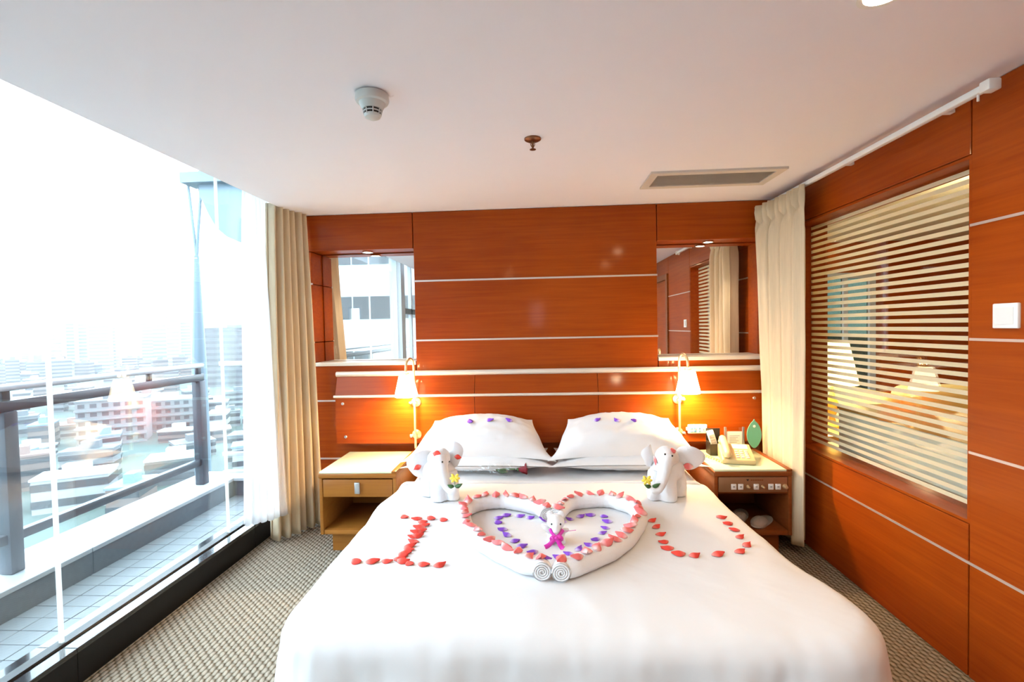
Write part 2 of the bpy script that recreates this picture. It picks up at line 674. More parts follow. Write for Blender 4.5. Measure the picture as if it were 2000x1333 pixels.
# the reveal of the partition
build('reveal', MB().box(XR + .004, XR + .19, WY0 - .0, WY0 + .012, WZ0, WZ1).box(XR + .004, XR + .19, WY1 - .012, WY1, WZ0, WZ1)
      .box(XR + .004, XR + .19, WY0 + .012, WY1 - .012, WZ1 - .012, WZ1), M_WOODV, wr)
build('sill', MB().box(XR + .004, XR + .19, WY0 + .012, WY1 - .012, WZ0, WZ0 + .012), M_WOODV, wr)
XP = 1.722
w2 = build('window_2', MB().box(XP, XP + .008, WY0 + .012, WY1 - .012, WZ0 + .012, WZ1 - .012), M_GLASSR, kind='structure')
M_STRIPE = cloth_thin('frosted_stripe_film', (.88, .79, .58), transl=.45)
sm = None
for k in range(37):
    z = 1.972 - k * .0369
    if z < WZ0 + .02:
        break
    if sm is None:
        o = build('frosted_stripe', MB().box(XP - .0016, XP - .0004, WY0 + .014, WY1 - .014, -.0095, .0095), M_STRIPE, w2)
        sm = o.data
        o.location = (0, 0, z)
    else:
        o = bpy.data.objects.new('frosted_stripe', sm)
        COL.objects.link(o)
        o.parent = w2
        o.location = (0, 0, z)
# door in the right wall, seen in the mirror
d1 = build('door_1', MB().box(XR + .02, XR + .06, DY0, DY1, 0, DZ), M_WOODV, kind='structure')
build('door_frame', MB().bbox(XR - .02, XR + .02, DY0 - .07, DY0, 0, DZ + .07).bbox(XR - .02, XR + .02, DY1, DY1 + .07, 0, DZ + .07)
      .bbox(XR - .02, XR + .02, DY0, DY1, DZ, DZ + .07), M_NIGHT2, d1)
build('door_handle', MB().tube([(XR + .02, .90, .95), (XR - .04, .90, .95), (XR - .045, .80, .95)], .009), M_CHROME, d1)

# rear wall behind the camera, small window added for a panel highlight
RW = (-.15, .06, 1.40, 1.86)
M_CREAMW = mat('cream_wall', (.72, .66, .56), .8)
build('wall_rear', MB().box(-2.06, RW[0], YR - .1, YR, -.05, H + .25).box(RW[1], XR + .2, YR - .1, YR, -.05, H + .25)
      .box(RW[0], RW[1], YR - .1, YR, -.05, RW[2]).box(RW[0], RW[1], YR - .1, YR, RW[3], H + .25), M_CREAMW, kind='structure')
w3 = build('highlight_window', MB().box(RW[0], RW[1], YR - .06, YR - .052, RW[2], RW[3]), M_GLASS, kind='structure')
build('window_frame', MB().box(RW[0] - .03, RW[1] + .03, YR, YR + .012, RW[2] - .03, RW[2]).box(RW[0] - .03, RW[1] + .03, YR, YR + .012, RW[3], RW[3] + .03)
      .box(RW[0] - .03, RW[0], YR, YR + .012, RW[2], RW[3]).box(RW[1], RW[1] + .03, YR, YR + .012, RW[2], RW[3]), M_COLW, w3)

# left: black granite kerb and the glass wall
kb = build('baseboard_left', MB().box(-2.03, -1.875, YR, YB + .15, -.05, .13), M_DARK, kind='structure')
ys = [YR, -1.8, -.62, .575, 1.77, 2.965, YB + .15]
for a, b in zip(ys[:-1], ys[1:]):
    build('granite_slab', MB().bbox(-1.878, -1.859, a + .001, b - .001, 0, .13, r=.0015, seg=1), M_STONEF, kb)
    build('granite_cap', MB().bbox(-2.03, -1.857, a + .001, b - .001, .13, .15, r=.0015, seg=1), M_STONE, kb)
w1 = build('window_1', MB().box(XG - .030, XG + .012, .74, YB + .15, .150, .158), M_DARK, kind='structure')
jy = [.74, 1.79, 2.83, YB + .15]
for a, b in zip(jy[:-1], jy[1:]):
    build('glass_pane', MB().box(XG - .006, XG, a + .007, b - .007, .155, H + .17), M_GLASS, w1)
for y in jy[:-1]:
    build('silicone_joint', MB().box(XG - .012, XG + .004, y - .0045, y + .0045, .150, H + .17), M_SEAL, w1)
# framed window section further back (seen only in the mirror)
w4 = build('window_4', MB().box(XG - .10, XG + .06, .55, .73, .15, H + .17).box(XG - .06, XG + .02, -.75, -.63, .15, H + .17).box(XG - .06, XG + .02, YR, YR + .1, .15, H + .17)
           .box(XG - .05, XG + .01, YR, .55, .15, .21), M_COLW, kind='structure')
build('transom', MB().box(XG - .05, XG + .01, YR, .55, 1.62, 1.70), M_RAILM, w4)
build('mullion', MB().box(XG - .04, XG + .01, -.02, .03, .15, H + .17), M_COLW, w4)
build('glass_pane', MB().box(XG - .024, XG - .018, YR, .55, .2, H + .17), M_GLASS, w4)

# ------------------------------------------------------------------ balcony outside
XI, XO, PZ = -2.645, -3.02, .157
bf = build('balcony_floor', MB().box(XO, -2.03, -4, 4.1, -.2, -.012), M_TILEG, kind='structure')
tm = None
for i in range(4):
    for j in range(46):
        x0, y0 = -2.64 + i * .1525, -.6 + j * .1
        if tm is None:
            o = build('floor_tile', MB().bbox(.002, .1505, .002, .098, -.012, 0, r=.0015, seg=1), M_TILE, bf)
            tm = o.data
        else:
            o = bpy.data.objects.new('floor_tile', tm)
            COL.objects.link(o)
            o.parent = bf
        o.location = (x0, y0, random.uniform(-.001, .0005))
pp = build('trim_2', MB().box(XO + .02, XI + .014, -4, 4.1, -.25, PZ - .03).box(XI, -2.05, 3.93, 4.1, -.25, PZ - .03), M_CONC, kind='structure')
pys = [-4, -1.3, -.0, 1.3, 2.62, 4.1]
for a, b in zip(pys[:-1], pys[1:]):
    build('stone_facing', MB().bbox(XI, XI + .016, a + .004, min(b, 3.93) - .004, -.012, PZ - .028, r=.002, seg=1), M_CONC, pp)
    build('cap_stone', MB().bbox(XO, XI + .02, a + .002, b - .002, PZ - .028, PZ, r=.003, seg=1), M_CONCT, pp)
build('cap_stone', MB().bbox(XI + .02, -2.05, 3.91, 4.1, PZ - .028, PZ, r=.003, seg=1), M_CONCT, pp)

XB = -2.79
rl = thing('balcony_railing', (XB, 2.3, PZ), 'grey steel balcony railing with glass infill outside the window wall', 'railing')
build('handrail', MB().bbox(XB - .03, XB + .03, -3.9, 3.80, 1.112, 1.148, r=.012, seg=3), M_RAILT, rl, smooth=True)
build('middle_rail', MB().bbox(XB - .022, XB + .022, -3.9, 3.80, 1.005, 1.062, r=.004), M_RAILM, rl, smooth=True)
build('bottom_rail', MB().bbox(XB - .022, XB + .022, -3.9, 3.80, .318, .368, r=.004), M_RAILM, rl, smooth=True)
for y in (.9, 2.335, 3.76):
    build('post', MB().bbox(XB - .036, XB + .036, y - .034, y + .034, PZ, 1.005, r=.006), M_RAILM, rl, smooth=True)
    build('post_neck', MB().bbox(XB - .014, XB + .014, y - .02, y + .02, 1.06, 1.113, r=.004), M_RAILM, rl, smooth=True)
build('post_neck', MB().bbox(XB - .014, XB + .014, 3.25, 3.28, 1.06, 1.113, r=.004), M_RAILM, rl, smooth=True)
M_RGLASS = glass_mat('railing_glass', (.94, .97, .98), gain=1.0)
for a, b in ((-3.8, .86), (.94, 2.30), (2.37, 2.765), (2.772, 3.72)):
    build('railing_pane', MB().box(XB - .004, XB + .004, a, b, .20, 1.01), M_RGLASS, rl)
for z, t in ((1.13, .018), (.345, .016), (.19, .012)):
    build('return_rail', MB().bbox(XB + .03, -2.03, 3.99 - .02, 3.99 + .02, z - t, z + t, r=.004), M_RAILT, rl, smooth=True)
build('railing_pane', MB().box(XB + .04, -2.04, 3.986, 3.994, .20, 1.11), M_RGLASS, rl)
# canopy fascia with an arched edge and its tapering column
M_CANOPY = mat('blue_grey_canopy', (.13, .19, .23), .4)
cp = thing('facade_canopy', (-2.6, 4.6, 2.3), 'blue grey canopy fascia with arched lower edge beside the sheer curtain', 'canopy')
arc = [ony(*p, 4.6) for p in [(391, 350), (393, 385), (400, 398), (410, 420), (425, 446), (445, 463), (470, 474), (510, 484)]]
top = [Vector((p.x, 4.6, 3.05)) for p in arc]
mb = MB()
for y in (4.58, 4.66):
    mb.v += [Vector((p.x, y, p.z)) for p in arc] + [Vector((p.x, y, p.z)) for p in top]
n = len(arc)
for i in range(n - 1):
    mb.f += [(i, i + 1, n + i + 1, n + i), (2 * n + i, 3 * n + i, 3 * n + i + 1, 2 * n + i + 1), (i, 2 * n + i, 2 * n + i + 1, i + 1)]
build('fascia', mb, M_CANOPY, cp)
build('top_beam', MB().box(-3.45, -2.2, 4.5, 4.72, 2.86, 2.96), M_CANOPY, cp)
cl = thing('facade_column', (-3.26, 4.62, .15), 'slim tapering blue grey column with forked head beyond the railing', 'column')
b0, b1 = ony(389, 712, 4.62), ony(384, 500, 4.62)
build('shaft', MB().tube([(b0.x, 4.62, -.3), (b0.x, 4.62, b0.z), ((b0.x + b1.x) / 2, 4.62, (b0.z + b1.z) / 2), (b1.x, 4.62, b1.z)], [.075, .066, .045, .024], 12), M_CANOPY, cl, smooth=True)
for u, v in ((372, 400), (392, 380)):
    e = ony(u, v, 4.62)
    build('branch', MB().tube([(b1.x, 4.62, b1.z - .05), ((b1.x * .6 + e.x * .4), 4.62, b1.z * .6 + e.z * .4), (e.x, 4.62, e.z), (e.x - .02, 4.62, 2.9)], .014, 8), M_CANOPY, cl, smooth=True)

# ------------------------------------------------------------------ the city
GZ = -46
M_GROUND = mat('city_ground', (.060, .085, .072), .9, noise_amt=.6, noise_scale=.03)
build('ground', MB().box(-2400, 900, -500, 2600, GZ - 1, GZ), M_GROUND, kind='structure')
BM = [mat('render_' + n, c, .8) for n, c in (('pale', (.15, .16, .16)), ('grey', (.085, .092, .095)), ('warm', (.14, .105, .09)), ('white', (.24, .25, .25)))]
M_ROOFS = [mat('roof_' + n, c, .7) for n, c in (('grey', (.10, .115, .12)), ('salmon', (.20, .13, .11)), ('blue', (.13, .19, .25)), ('white', (.34, .38, .40)))]
M_WIN = mat('far_window_glass', (.045, .05, .055), .25)


M_WIN2 = mat('hazed_tower_window', (.10, .11, .12), .3)  # paler than the other windows: sky reflection and haze put into the colour


def building(x, y, w, d, h, floors, bmat, rmat, label, name='city_block', group=None, rot=0, each=False, z0=GZ, wm=None):
    placed.append((x, y, math.hypot(w, d) / 2 + 1.5))
    t = thing(name, (x, y, z0), label, 'building', group)
    t.rotation_euler.z = rot
    o = Vector((x, y, z0))

    def L(mb):
        mb.v = [v + o for v in mb.v]
        return mb
    build('wall', L(MB().box(-w / 2, w / 2, -d / 2, d / 2, 0, h)), bmat, t)
    fh = h / floors
    for k in range(floors):
        za, zb = (k + .35) * fh, (k + .8) * fh
        if each:
            nw = max(3, int(w / 3.6))
            for i in range(nw):
                xa = -w / 2 + (i + .22) * w / nw
                build('window', L(MB().box(xa, xa + .56 * w / nw, -d / 2 - .15, -d / 2 + .1, za, zb)), M_WIN, t)
        elif k % 1 == 0:
            build('window_row', L(MB().box(-w / 2 - .15, w / 2 + .15, -d / 2 - .15, d / 2 + .15, za, zb)), wm or M_WIN, t)
        if each:
            build('balcony_slab', L(MB().box(-w / 2 - .3, w / 2 + .3, -d / 2 - 1.2, -d / 2, k * fh - .2, k * fh + .7)), bmat, t)
    r = build('roof', L(MB().box(-w / 2 - .3, w / 2 + .3, -d / 2 - .3, d / 2 + .3, h, h + .6).box(-w * .15, w * .2, -d * .2, d * .2, h + .6, h + 3)), rmat, t)
    return t


placed = []


def at_ground(u, v):
    return onz(u, v, GZ)


c = at_ground(228, 862)
building(c.x, c.y, 24, 14, 19, 5, BM[0], M_ROOFS[0], 'grey apartment block with balconies, seen through the glass below the handrail', 'apartment_block', rot=.55, each=True)
c = at_ground(318, 838)
building(c.x, c.y, 34, 14, 15, 4, BM[0], M_ROOFS[3], 'long white apartment block behind the one with balconies', 'apartment_block', rot=.5, each=True)
c = at_ground(425, 760)
building(c.x, c.y + 30, 46, 26, 52, 10, BM[1], M_ROOFS[0], 'dark flat-topped office block rising beside the sheer curtain', 'office_block', rot=.2)
rb = random.Random(3)
tw = [(106, 622), (132, 632), (160, 626), (196, 636), (214, 640), (290, 625), (312, 612), (338, 618), (358, 630), (20, 690), (48, 676), (72, 694)]
for i, (u, v) in enumerate(tw):
    y = 560 + rb.uniform(0, 160)
    tpt = ony(u, v, y)
    while any((tpt.x - q[0]) ** 2 + (tpt.y - q[1]) ** 2 < (q[2] + 14) ** 2 for q in placed):
        y += 12
        tpt = ony(u, v, y)
    building(tpt.x, tpt.y, rb.uniform(13, 20), 16, tpt.z - GZ, 14, BM[3], M_ROOFS[3], 'pale hazy high-rise tower on the skyline beyond the railing', 'high_rise_tower', 'towers on the skyline', rot=.5, wm=M_WIN2)  # palest walls and windows also put distance haze into the colour
k = 0
while k < 150:
    y = 115 + 620 * rb.random() ** 1.5
    s = -rb.uniform(.58, 1.25)
    x = s * y
    w, d = rb.uniform(7, 17), rb.uniform(6, 12)
    if any((x - q[0]) ** 2 + (y - q[1]) ** 2 < (q[2] + math.hypot(w, d) / 2 + .5) ** 2 for q in placed):
        k += .2
        continue
    placed.append((x, y, math.hypot(w, d) / 2))
    far = y > 420
    hh = rb.uniform(4, 11) + (rb.uniform(0, 18) if far else 0)
    rk = rb.choice((0, 0, 1, 2, 3, 3))
    rw = ('grey', 'salmon', 'blue', 'white')[rk]
    building(x, y, w, d, hh, max(2, int(hh / 3.2)), BM[rb.randrange(4)], M_ROOFS[rk],
             'small low-rise house with a %s roof below the balcony' % rw if not far else 'distant mid-rise block with a %s roof towards the skyline' % rw, 'town_house' if not far else 'mid_rise_block', 'low houses below' if not far else 'blocks towards the skyline', rot=rb.uniform(.2, .9))
    k += 1
# thin white haze over the town
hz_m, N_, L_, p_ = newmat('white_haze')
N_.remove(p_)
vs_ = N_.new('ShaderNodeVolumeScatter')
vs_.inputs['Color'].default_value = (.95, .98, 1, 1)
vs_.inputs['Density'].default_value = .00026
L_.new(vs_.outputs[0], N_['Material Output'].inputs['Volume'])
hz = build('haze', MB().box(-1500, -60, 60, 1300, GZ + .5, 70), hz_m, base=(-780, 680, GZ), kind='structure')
# the neighbouring wing, seen in the left mirror
M_WING = mat('white_wing_facade', (.40, .44, .46), .6)
wg = thing('neighbour_wing', (-13, -20, GZ), 'white building wing with dark window bands, seen in the left mirror', 'building')
build('wall', MB().box(-24, -5.5, -30, -20, GZ, 9.5), M_WING, wg)
for z in (-7.4, -4.25, -1.1, 2.05, 5.2):
    for i in range(7):
        build('window', MB().box(-23.7 + i * 2.6, -23.7 + i * 2.6 + 2.5, -20.06, -19.96, z, z + 1.3), M_WIN, wg)

# ------------------------------------------------------------------ ceiling fittings
sx, sy_ = -.583, 1.715
sd = thing('smoke_detector', (sx, sy_, H), 'round white smoke detector on the ceiling', 'smoke detector')
build('base', MB().lathe((sx, sy_, H), [(.050, 0), (.058, -.004), (.060, -.022), (.056, -.030), (.045, -.034)], 36), M_SMOKE, sd, smooth=True)
build('cone', MB().lathe((sx, sy_, H), [(.048, -.030), (.040, -.048), (.034, -.056)], 36), M_SMOKE, sd, smooth=True)
build('vent_core', MB().lathe((sx, sy_, H), [(.030, -.054), (.027, -.076)], 24), M_DARK, sd)
for zz, rr in ((-.0645, .0325), (-.0745, .0295)):
    build('grille_ring', MB().lathe((sx, sy_, H), [(rr - .004, zz + .0015), (rr, zz + .0015), (rr - .001, zz - .0015), (rr - .005, zz - .0015)], 30, cap=False), M_SMOKE, sd, smooth=True)
for i in range(8):
    a = 2 * PI * (i + .5) / 8
    build('grille_rib', MB().tube([(sx + .0335 * math.cos(a), sy_ + .0335 * math.sin(a), H - .055), (sx + .0285 * math.cos(a), sy_ + .0285 * math.sin(a), H - .077)], .0022, 6), M_SMOKE, sd)
build('cap', MB().lathe((sx, sy_, H), [(.030, -.075), (.027, -.083), (.015, -.089), (.001, -.090)], 30), M_SMOKE, sd, smooth=True)

qx, qy = -.014, 2.185
sp = thing('fire_sprinkler', (qx, qy, H), 'small brass fire sprinkler head on the ceiling', 'sprinkler')
M_COP = mat('aged_copper', (.22, .10, .05), .3, metal=.8)
build('escutcheon', MB().lathe((qx, qy, H), [(.038, 0), (.037, -.006), (.026, -.012), (.012, -.014)], 28), M_COP, sp, smooth=True)
build('stem', MB().tube([(qx, qy, H - .010), (qx, qy, H - .046)], .0045, 10), M_COP, sp, smooth=True)
for s in (-1, 1):
    build('frame_arm', MB().tube([(qx + s * .006, qy, H - .014), (qx + s * .009, qy, H - .028), (qx, qy, H - .044)], .002, 6), M_COP, sp)
build('deflector', MB().lathe((qx, qy, H), [(.004, -.044), (.014, -.048), (.014, -.050), (.003, -.052)], 20), M_COP, sp, smooth=True)

VX0, VX1, VY0, VY1 = .635, 1.375, 2.725, 3.03
va = thing('air_vent', (1.0, 2.88, H), 'long white ceiling air vent with narrow slats near the headboard', 'air vent')
M_VENT = mat('vent_white', (.66, .60, .54), .5)
fw = .045
build('frame', MB().box(VX0, VX1, VY0, VY0 + fw, H - .012, H).box(VX0, VX1, VY1 - fw, VY1, H - .012, H).box(VX0, VX0 + fw, VY0 + fw, VY1 - fw, H - .012, H).box(VX1 - fw, VX1, VY0 + fw, VY1 - fw, H - .012, H), M_VENT, va)
build('duct_back', MB().box(VX0 + fw, VX1 - fw, VY0 + fw, VY1 - fw, H - .002, H - .0005), mat('vent_duct', (.75, .70, .64), .8), va)
for i in range(14):
    y = VY0 + fw + .009 + i * (VY1 - VY0 - 2 * fw - .01) / 13.5
    build('slat', MB().add([(VX0 + fw, y - .004, H - .010), (VX1 - fw, y - .004, H - .010), (VX1 - fw, y + .005, H - .003), (VX0 + fw, y + .005, H - .003),
                            (VX0 + fw, y - .004, H - .009), (VX1 - fw, y - .004, H - .009), (VX1 - fw, y + .005, H - .002), (VX0 + fw, y + .005, H - .002)],
                           [(0, 1, 2, 3), (4, 5, 6, 7), (0, 1, 5, 4), (3, 2, 6, 7)]), M_VENT, va)
for x, y, lb in ((.907, 1.32, 'round ceiling downlight cut by the top edge of the picture'), (.93, .15, 'round ceiling downlight reflected in the headboard panel'), (-.45, -.6, 'added round ceiling downlight out of view behind the bed foot')):  # the last one is unseen, added to light the bed evenly
    d = thing('ceiling_downlight', (x, y, H), lb, 'downlight', 'ceiling downlights')
    build('trim_ring', MB().lathe((x, y, H - .005), [(.045, .008), (.060, .005), (.060, 0), (.046, 0), (.044, .008)], 28, cap=False), M_WHITE, d)
    build('lens', MB().lathe((x, y, H - .004), [(.045, 0), (.045, .004)], 24), M_DLC, d)
    light('downlight_lamp', 'SPOT', (x, y, H - .015), 7, DLC, .045, spot=math.radians(150), blend=.8)

# curtain track on the right
ct = thing('curtain_track', (1.552, 2.5, 2.18), 'white curtain track along the top of the right wall', 'curtain track')
build('rail', MB().bbox(1.540, 1.566, 1.76, 3.42, 2.172, 2.196, r=.004), M_WHITE, ct, smooth=True)
build('end_cap', MB().bbox(1.532, 1.574, 1.735, 1.775, 2.163, 2.201, r=.005), M_WHITE, ct, smooth=True)
for y in (2.0, 2.6, 3.2):
    build('bracket', MB().box(1.560, XR, y - .012, y + .012, 2.192, 2.204), M_WHITE, ct)
build('pull', MB().tube([(1.553, 1.80, 2.172), (1.553, 1.80, 2.150)], .004, 8), M_WHITE, ct)


# ------------------------------------------------------------------ curtains
def curtain(name, top, bot, z1, z0, folds, at, ab, m, label, n=260, nz=44, head=0, seed=0, mid=None, group=None):
    """top / bot: plan polylines; folds ripple along them"""
    def sample(pl, t):
        pl = [Vector(p) for p in pl]
        ln = [(b - a).length for a, b in zip(pl[:-1], pl[1:])]
        d = t * sum(ln)
        for a, b, l in zip(pl[:-1], pl[1:], ln):
            if d <= l + 1e-9:
                return a.lerp(b, d / l), (b - a).normalized()
            d -= l
        return pl[-1], (pl[-1] - pl[-2]).normalized()

    def fn(u, v):
        v2 = v
        a, ta = sample(top, u)
        b, tb = sample(bot, u)
        e = v2 ** .8
        p = a.lerp(b, e)
        t = ta.lerp(tb, e).normalized()
        nn = Vector((-t.y, t.x))
        uu = u + .012 * fbm(u * 3, v * 1.2, seed)
        w = math.sin(2 * PI * folds * uu) + .35 * math.sin(2 * PI * folds * 2 * uu + 1.3 + seed) + .5 * fbm(u * folds * .7, v * .8, seed + 5)
        am = at * (1 - e) + ab * e
        z = z1 + (z0 - z1) * v
        if head:
            hz = (z1 - z) / head
            if hz < 1:
                am = at * (.55 + .25 * math.sin(hz * PI)) * 1.0
                w = math.sin(2 * PI * folds * 2 * uu) * .8
            else:
                pin = math.exp(-((hz - 1) / .5) ** 2)
                am *= (1 - .55 * pin)
        q = p + nn * w * am
        q += t * .35 * am * math.cos(2 * PI * folds * uu)
        z += .006 * math.sin(2 * PI * folds * uu + .7) * v
        return Vector((q.x, q.y, z))
    mb = MB().grid(fn, n, nz)
    o = thing(name, (bot[0][0], bot[0][1], z0), label, 'curtain', group)
    build('cloth', mb, m, o, smooth=True, solid=.0025, angle=80)
    return o, fn


o, fn = curtain('drape', [(-1.795, 3.12), (-1.74, 3.27), (-1.695, 3.42)], [(-1.80, 3.03), (-1.70, 3.14), (-1.66, 3.25), (-1.58, 3.33)], H + .02, .02, 6.0, .030, .036, M_DRAPE,
                'beige floor-length drape beside the sheer at the window wall', seed=1)
o, fn = curtain('sheer_curtain', [(-1.905, 3.05), (-1.885, 3.13), (-1.845, 3.21)], [(-1.87, 2.86), (-1.80, 2.90), (-1.74, 2.97), (-1.69, 3.06)], H + .1, .19, 6.5, .016, .022, M_SHEER,
                'white sheer curtain hanging beside the glass wall', seed=4)
o, fn = curtain('drape', [(1.485, 3.41), (1.525, 3.15), (1.530, 2.87)], [(1.53, 3.34), (1.535, 3.1), (1.53, 2.87)], 2.178, .07, 4.0, .046, .044, M_DRAPE,
                'beige drape with pleated heading in front of the striped partition', head=.12, seed=9)

# ------------------------------------------------------------------ headboard
HX0, HX1 = -1.478, 1.56
hb = thing('headboard', (0, 3.40, .56), 'wide cherry wood headboard with two pale rails', 'headboard')


def prof(name, pts, x0, x1, m):
    mb = MB()
    n = len(pts)
    mb.v = [Vector((x0, y, z)) for y, z in pts] + [Vector((x1, y, z)) for y, z in pts]
    mb.f = [tuple(range(n)), tuple(range(2 * n - 1, n - 1, -1))] + [(i, (i + 1) % n, n + (i + 1) % n, n + i) for i in range(n)]
    return build(name, mb, m, hb)


for a, b in ((HX0, -.47), (-.467, .40), (.403, HX1)):
    prof('upper_board', [(3.412, 1.058), (3.368, .925), (3.388, .925), (3.432, 1.058)], a, b, M_WOOD)
    prof('lower_board', [(3.368, .908), (3.368, .575), (3.40, .575), (3.40, .908)], a, b, M_WOOD)
prof('batten', [(3.40, .60), (3.438, .60), (3.438, 1.04), (3.425, 1.04), (3.40, .90)], -1.3, 1.4, M_NIGHT2)
build('top_rail', MB().tube([(HX0 - .004, 3.412, 1.074), (HX1, 3.412, 1.074)], .019, 14), M_RAIL, hb, smooth=True)
build('lower_rail', MB().tube([(HX0 - .010, 3.366, .916), (HX1, 3.366, .916)], .010, 12), M_RAIL, hb, smooth=True)
for x, z in ((-1.425, .865), (-1.41, .625), (1.462, .872), (-.93, .865), (-.93, .625), (.985, .875), (.985, .635)):
    build('screw', MB().lathe((x, 3.366, z), [(.011, .004), (.011, 0), (.008, -.004)], 14, axis='Y'), M_SILVER, hb, smooth=True)


# ------------------------------------------------------------------ wall lamps
def wall_lamp(x, s, label):
    t = thing('reading_lamp', (x, 3.36, .55), label, 'wall lamp', 'pair of reading lamps on the headboard')
    for z in (.872, .640):
        build('mount', MB().lathe((x, 3.367, z), [(.034, 0), (.034, -.006), (.026, -.014), (.012, -.020), (.012, -.044)], 24, axis='Y'), M_BRASS, t, smooth=True)
        build('knob', MB().lathe((x - .0 + s * .03, 3.335, z), [(.005, -.012), (.008, -.010), (.008, .010), (.005, .012)], 12, axis='X'), M_SILVER, t, smooth=True)
    ry = 3.325
    cx, cy = x + s * .032, 3.235
    pts = smoothpath([(x, ry, .55), (x, ry, .9), (x, ry, 1.10), (x + s * .002, ry - .004, 1.165), (x + s * .016, ry - .035, 1.195), (cx, cy + .015, 1.165), (cx, cy, 1.12), (cx, cy, 1.085)], 2)
    build('arm', MB().tube(pts, .0085, 12), M_BRASS, t, smooth=True)
    build('socket', MB().lathe((cx, cy, 1.07), [(.012, .030), (.022, .022), (.024, -.02), (.018, -.04)], 16), M_BRASS, t, smooth=True)
    build('shade', MB().lathe((cx, cy, .930), [(.077, 0), (.079, .006), (.048, .142), (.043, .150), (.014, .152), (.014, .150), (.041, .148), (.046, .140), (.0755, .006), (.0745, 0)], 40, cap=False), M_SHADE, t, smooth=True)
    build('bulb', MB().ell((cx, cy, 1.005), (.022, .022, .03)), M_BULB, t, smooth=True)
    light('lamp_light', 'POINT', (cx, cy, .955), 14, WARM, .03)
    light('lamp_light_up', 'POINT', (cx, cy, 1.105), 2.4, WARM, .02)


wall_lamp(-.888, -1, 'lit reading lamp with white cone shade above the bare nightstand')
wall_lamp(.945, 1, 'lit reading lamp with white cone shade above the telephone')


# ------------------------------------------------------------------ nightstands
def nightstand(x0, x1, yf, yb, m, label, kind):
    zt, zb = .52, .125
    t = thing('nightstand', ((x0 + x1) / 2, (yf + yb) / 2, 0), label, 'nightstand', 'nightstands beside the bed')
    w = .022
    build('side_panel', MB().bbox(x0, x0 + w, yf, yb, zb, zt - .012, r=.004), m, t, smooth=True)
    build('side_panel', MB().bbox(x1 - w, x1, yf, yb, zb, zt - .012, r=.004), m, t, smooth=True)
    build('back_panel', MB().box(x0 + w, x1 - w, yb - .015, yb, zb, zt - .02), m, t)
    build('shelf', MB().bbox(x0 + w, x1 - w, yf + .004, yb - .015, zb, zb + .028, r=.003), m, t, smooth=True)
    build('top_board', MB().bbox(x0 - .002, x1 + .002, yf - .004, yb, zt - .042, zt - .012, r=.006, seg=3), m, t, smooth=True)
    build('glass_top', MB().bbox(x0 + .004, x1 - .030, yf + .002, yb - .004, zt - .012, zt, r=.002), M_TOP, t, smooth=True)
    build('top_edging', MB().bbox(x1 - .029, x1 + .002, yf - .002, yb, zt - .013, zt + .002, r=.003), m, t, smooth=True)
    build('plinth', MB().box(x0 + .05, x1 - .05, yf + .06, yb - .02, 0, zb), m, t)
    if kind == 'drawer':
        dr = build('drawer', MB().bbox(x0 + w + .003, x1 - w - .003, yf + .002, yf + .022, .362, .470, r=.002), m, t, smooth=True)
        hx = x0 + .245
        build('handle', MB().bbox(hx - .016, hx + .016, yf - .014, yf - .002, .385, .455, r=.003), M_SILVER, dr, smooth=True)
        build('handle_inset', MB().bbox(hx - .010, hx + .010, yf - .0165, yf - .012, .390, .450, r=.002), M_GREY, dr, smooth=True)
        build('drawer_box', MB().box(x0 + w + .02, x1 - w - .02, yf + .022, yb - .03, .372, .455), m, t)
    else:
        build('apron', MB().box(x0 + w, x1 - w, yf + .010, yf + .03, .375, zt - .04), m, t)
        cp_ = build('control_panel', MB().bbox(x0 + w + .004, x1 - w - .004, yf + .001, yf + .011, .385, .474, r=.0015), M_BRONZE, t, smooth=True)
        bz = .418
        xs = [1.132, 1.172, 1.262, 1.346, 1.387]
        for bx_ in xs:
            build('rocker_switch', MB().bbox(bx_ - .015, bx_ + .015, yf - .006, yf + .002, bz - .017, bz + .017, r=.003), M_WHITE, cp_, smooth=True)
            build('switch_mark', MB().box(bx_ - .006, bx_ + .006, yf - .0066, yf - .0058, bz - .003, bz + .005), M_GREY, cp_)
        for bx_, r_ in ((1.215, .008), (1.300, .008), (1.428, .012)):
            build('dial', MB().lathe((bx_, yf + .001, bz), [(r_ * 1.3, 0), (r_, -.010), (r_ * .8, -.020), (r_ * .3, -.022)], 16, axis='Y'), M_BRASS, cp_, smooth=True)
        ez = .457
        build('emblem', MB().add([(1.205, yf + .0002, ez + .006), (1.222, yf + .0002, ez + .006), (1.2135, yf + .0002, ez - .008), (1.205, yf + .001, ez + .006), (1.222, yf + .001, ez + .006), (1.2135, yf + .001, ez - .008)],
                                 [(0, 1, 2), (3, 4, 5), (0, 1, 4, 3), (1, 2, 5, 4), (2, 0, 3, 5)]), M_DARK, cp_)
        mb = MB()
        for i in range(7):
            mb.box(1.232 + i * .0105, 1.239 + i * .0105, yf + .0002, yf + .0012, ez - .003, ez + .003)
        build('faint_lettering', mb, M_NIGHT2, cp_)
    return t


nightstand(-1.383, -.895, 2.875, 3.36, M_NIGHT, 'yellow-brown wood nightstand with one drawer and a bare pale green top', 'drawer')
nightstand(1.02, 1.468, 2.89, 3.36, M_NIGHT2, 'dark cherry nightstand with switch panel holding the telephone', 'panel')
ZT = .520

# telephone
ph = thing('telephone', (1.21, 3.05, ZT), 'cream corded desk telephone on the nightstand', 'telephone')
PR = Matrix.Rotation(math.radians(-12), 3, 'Z')
PC = Vector((1.225, 3.085, ZT))


def ploc(mb):
    mb.v = [PC + PR @ v for v in mb.v]
    return mb


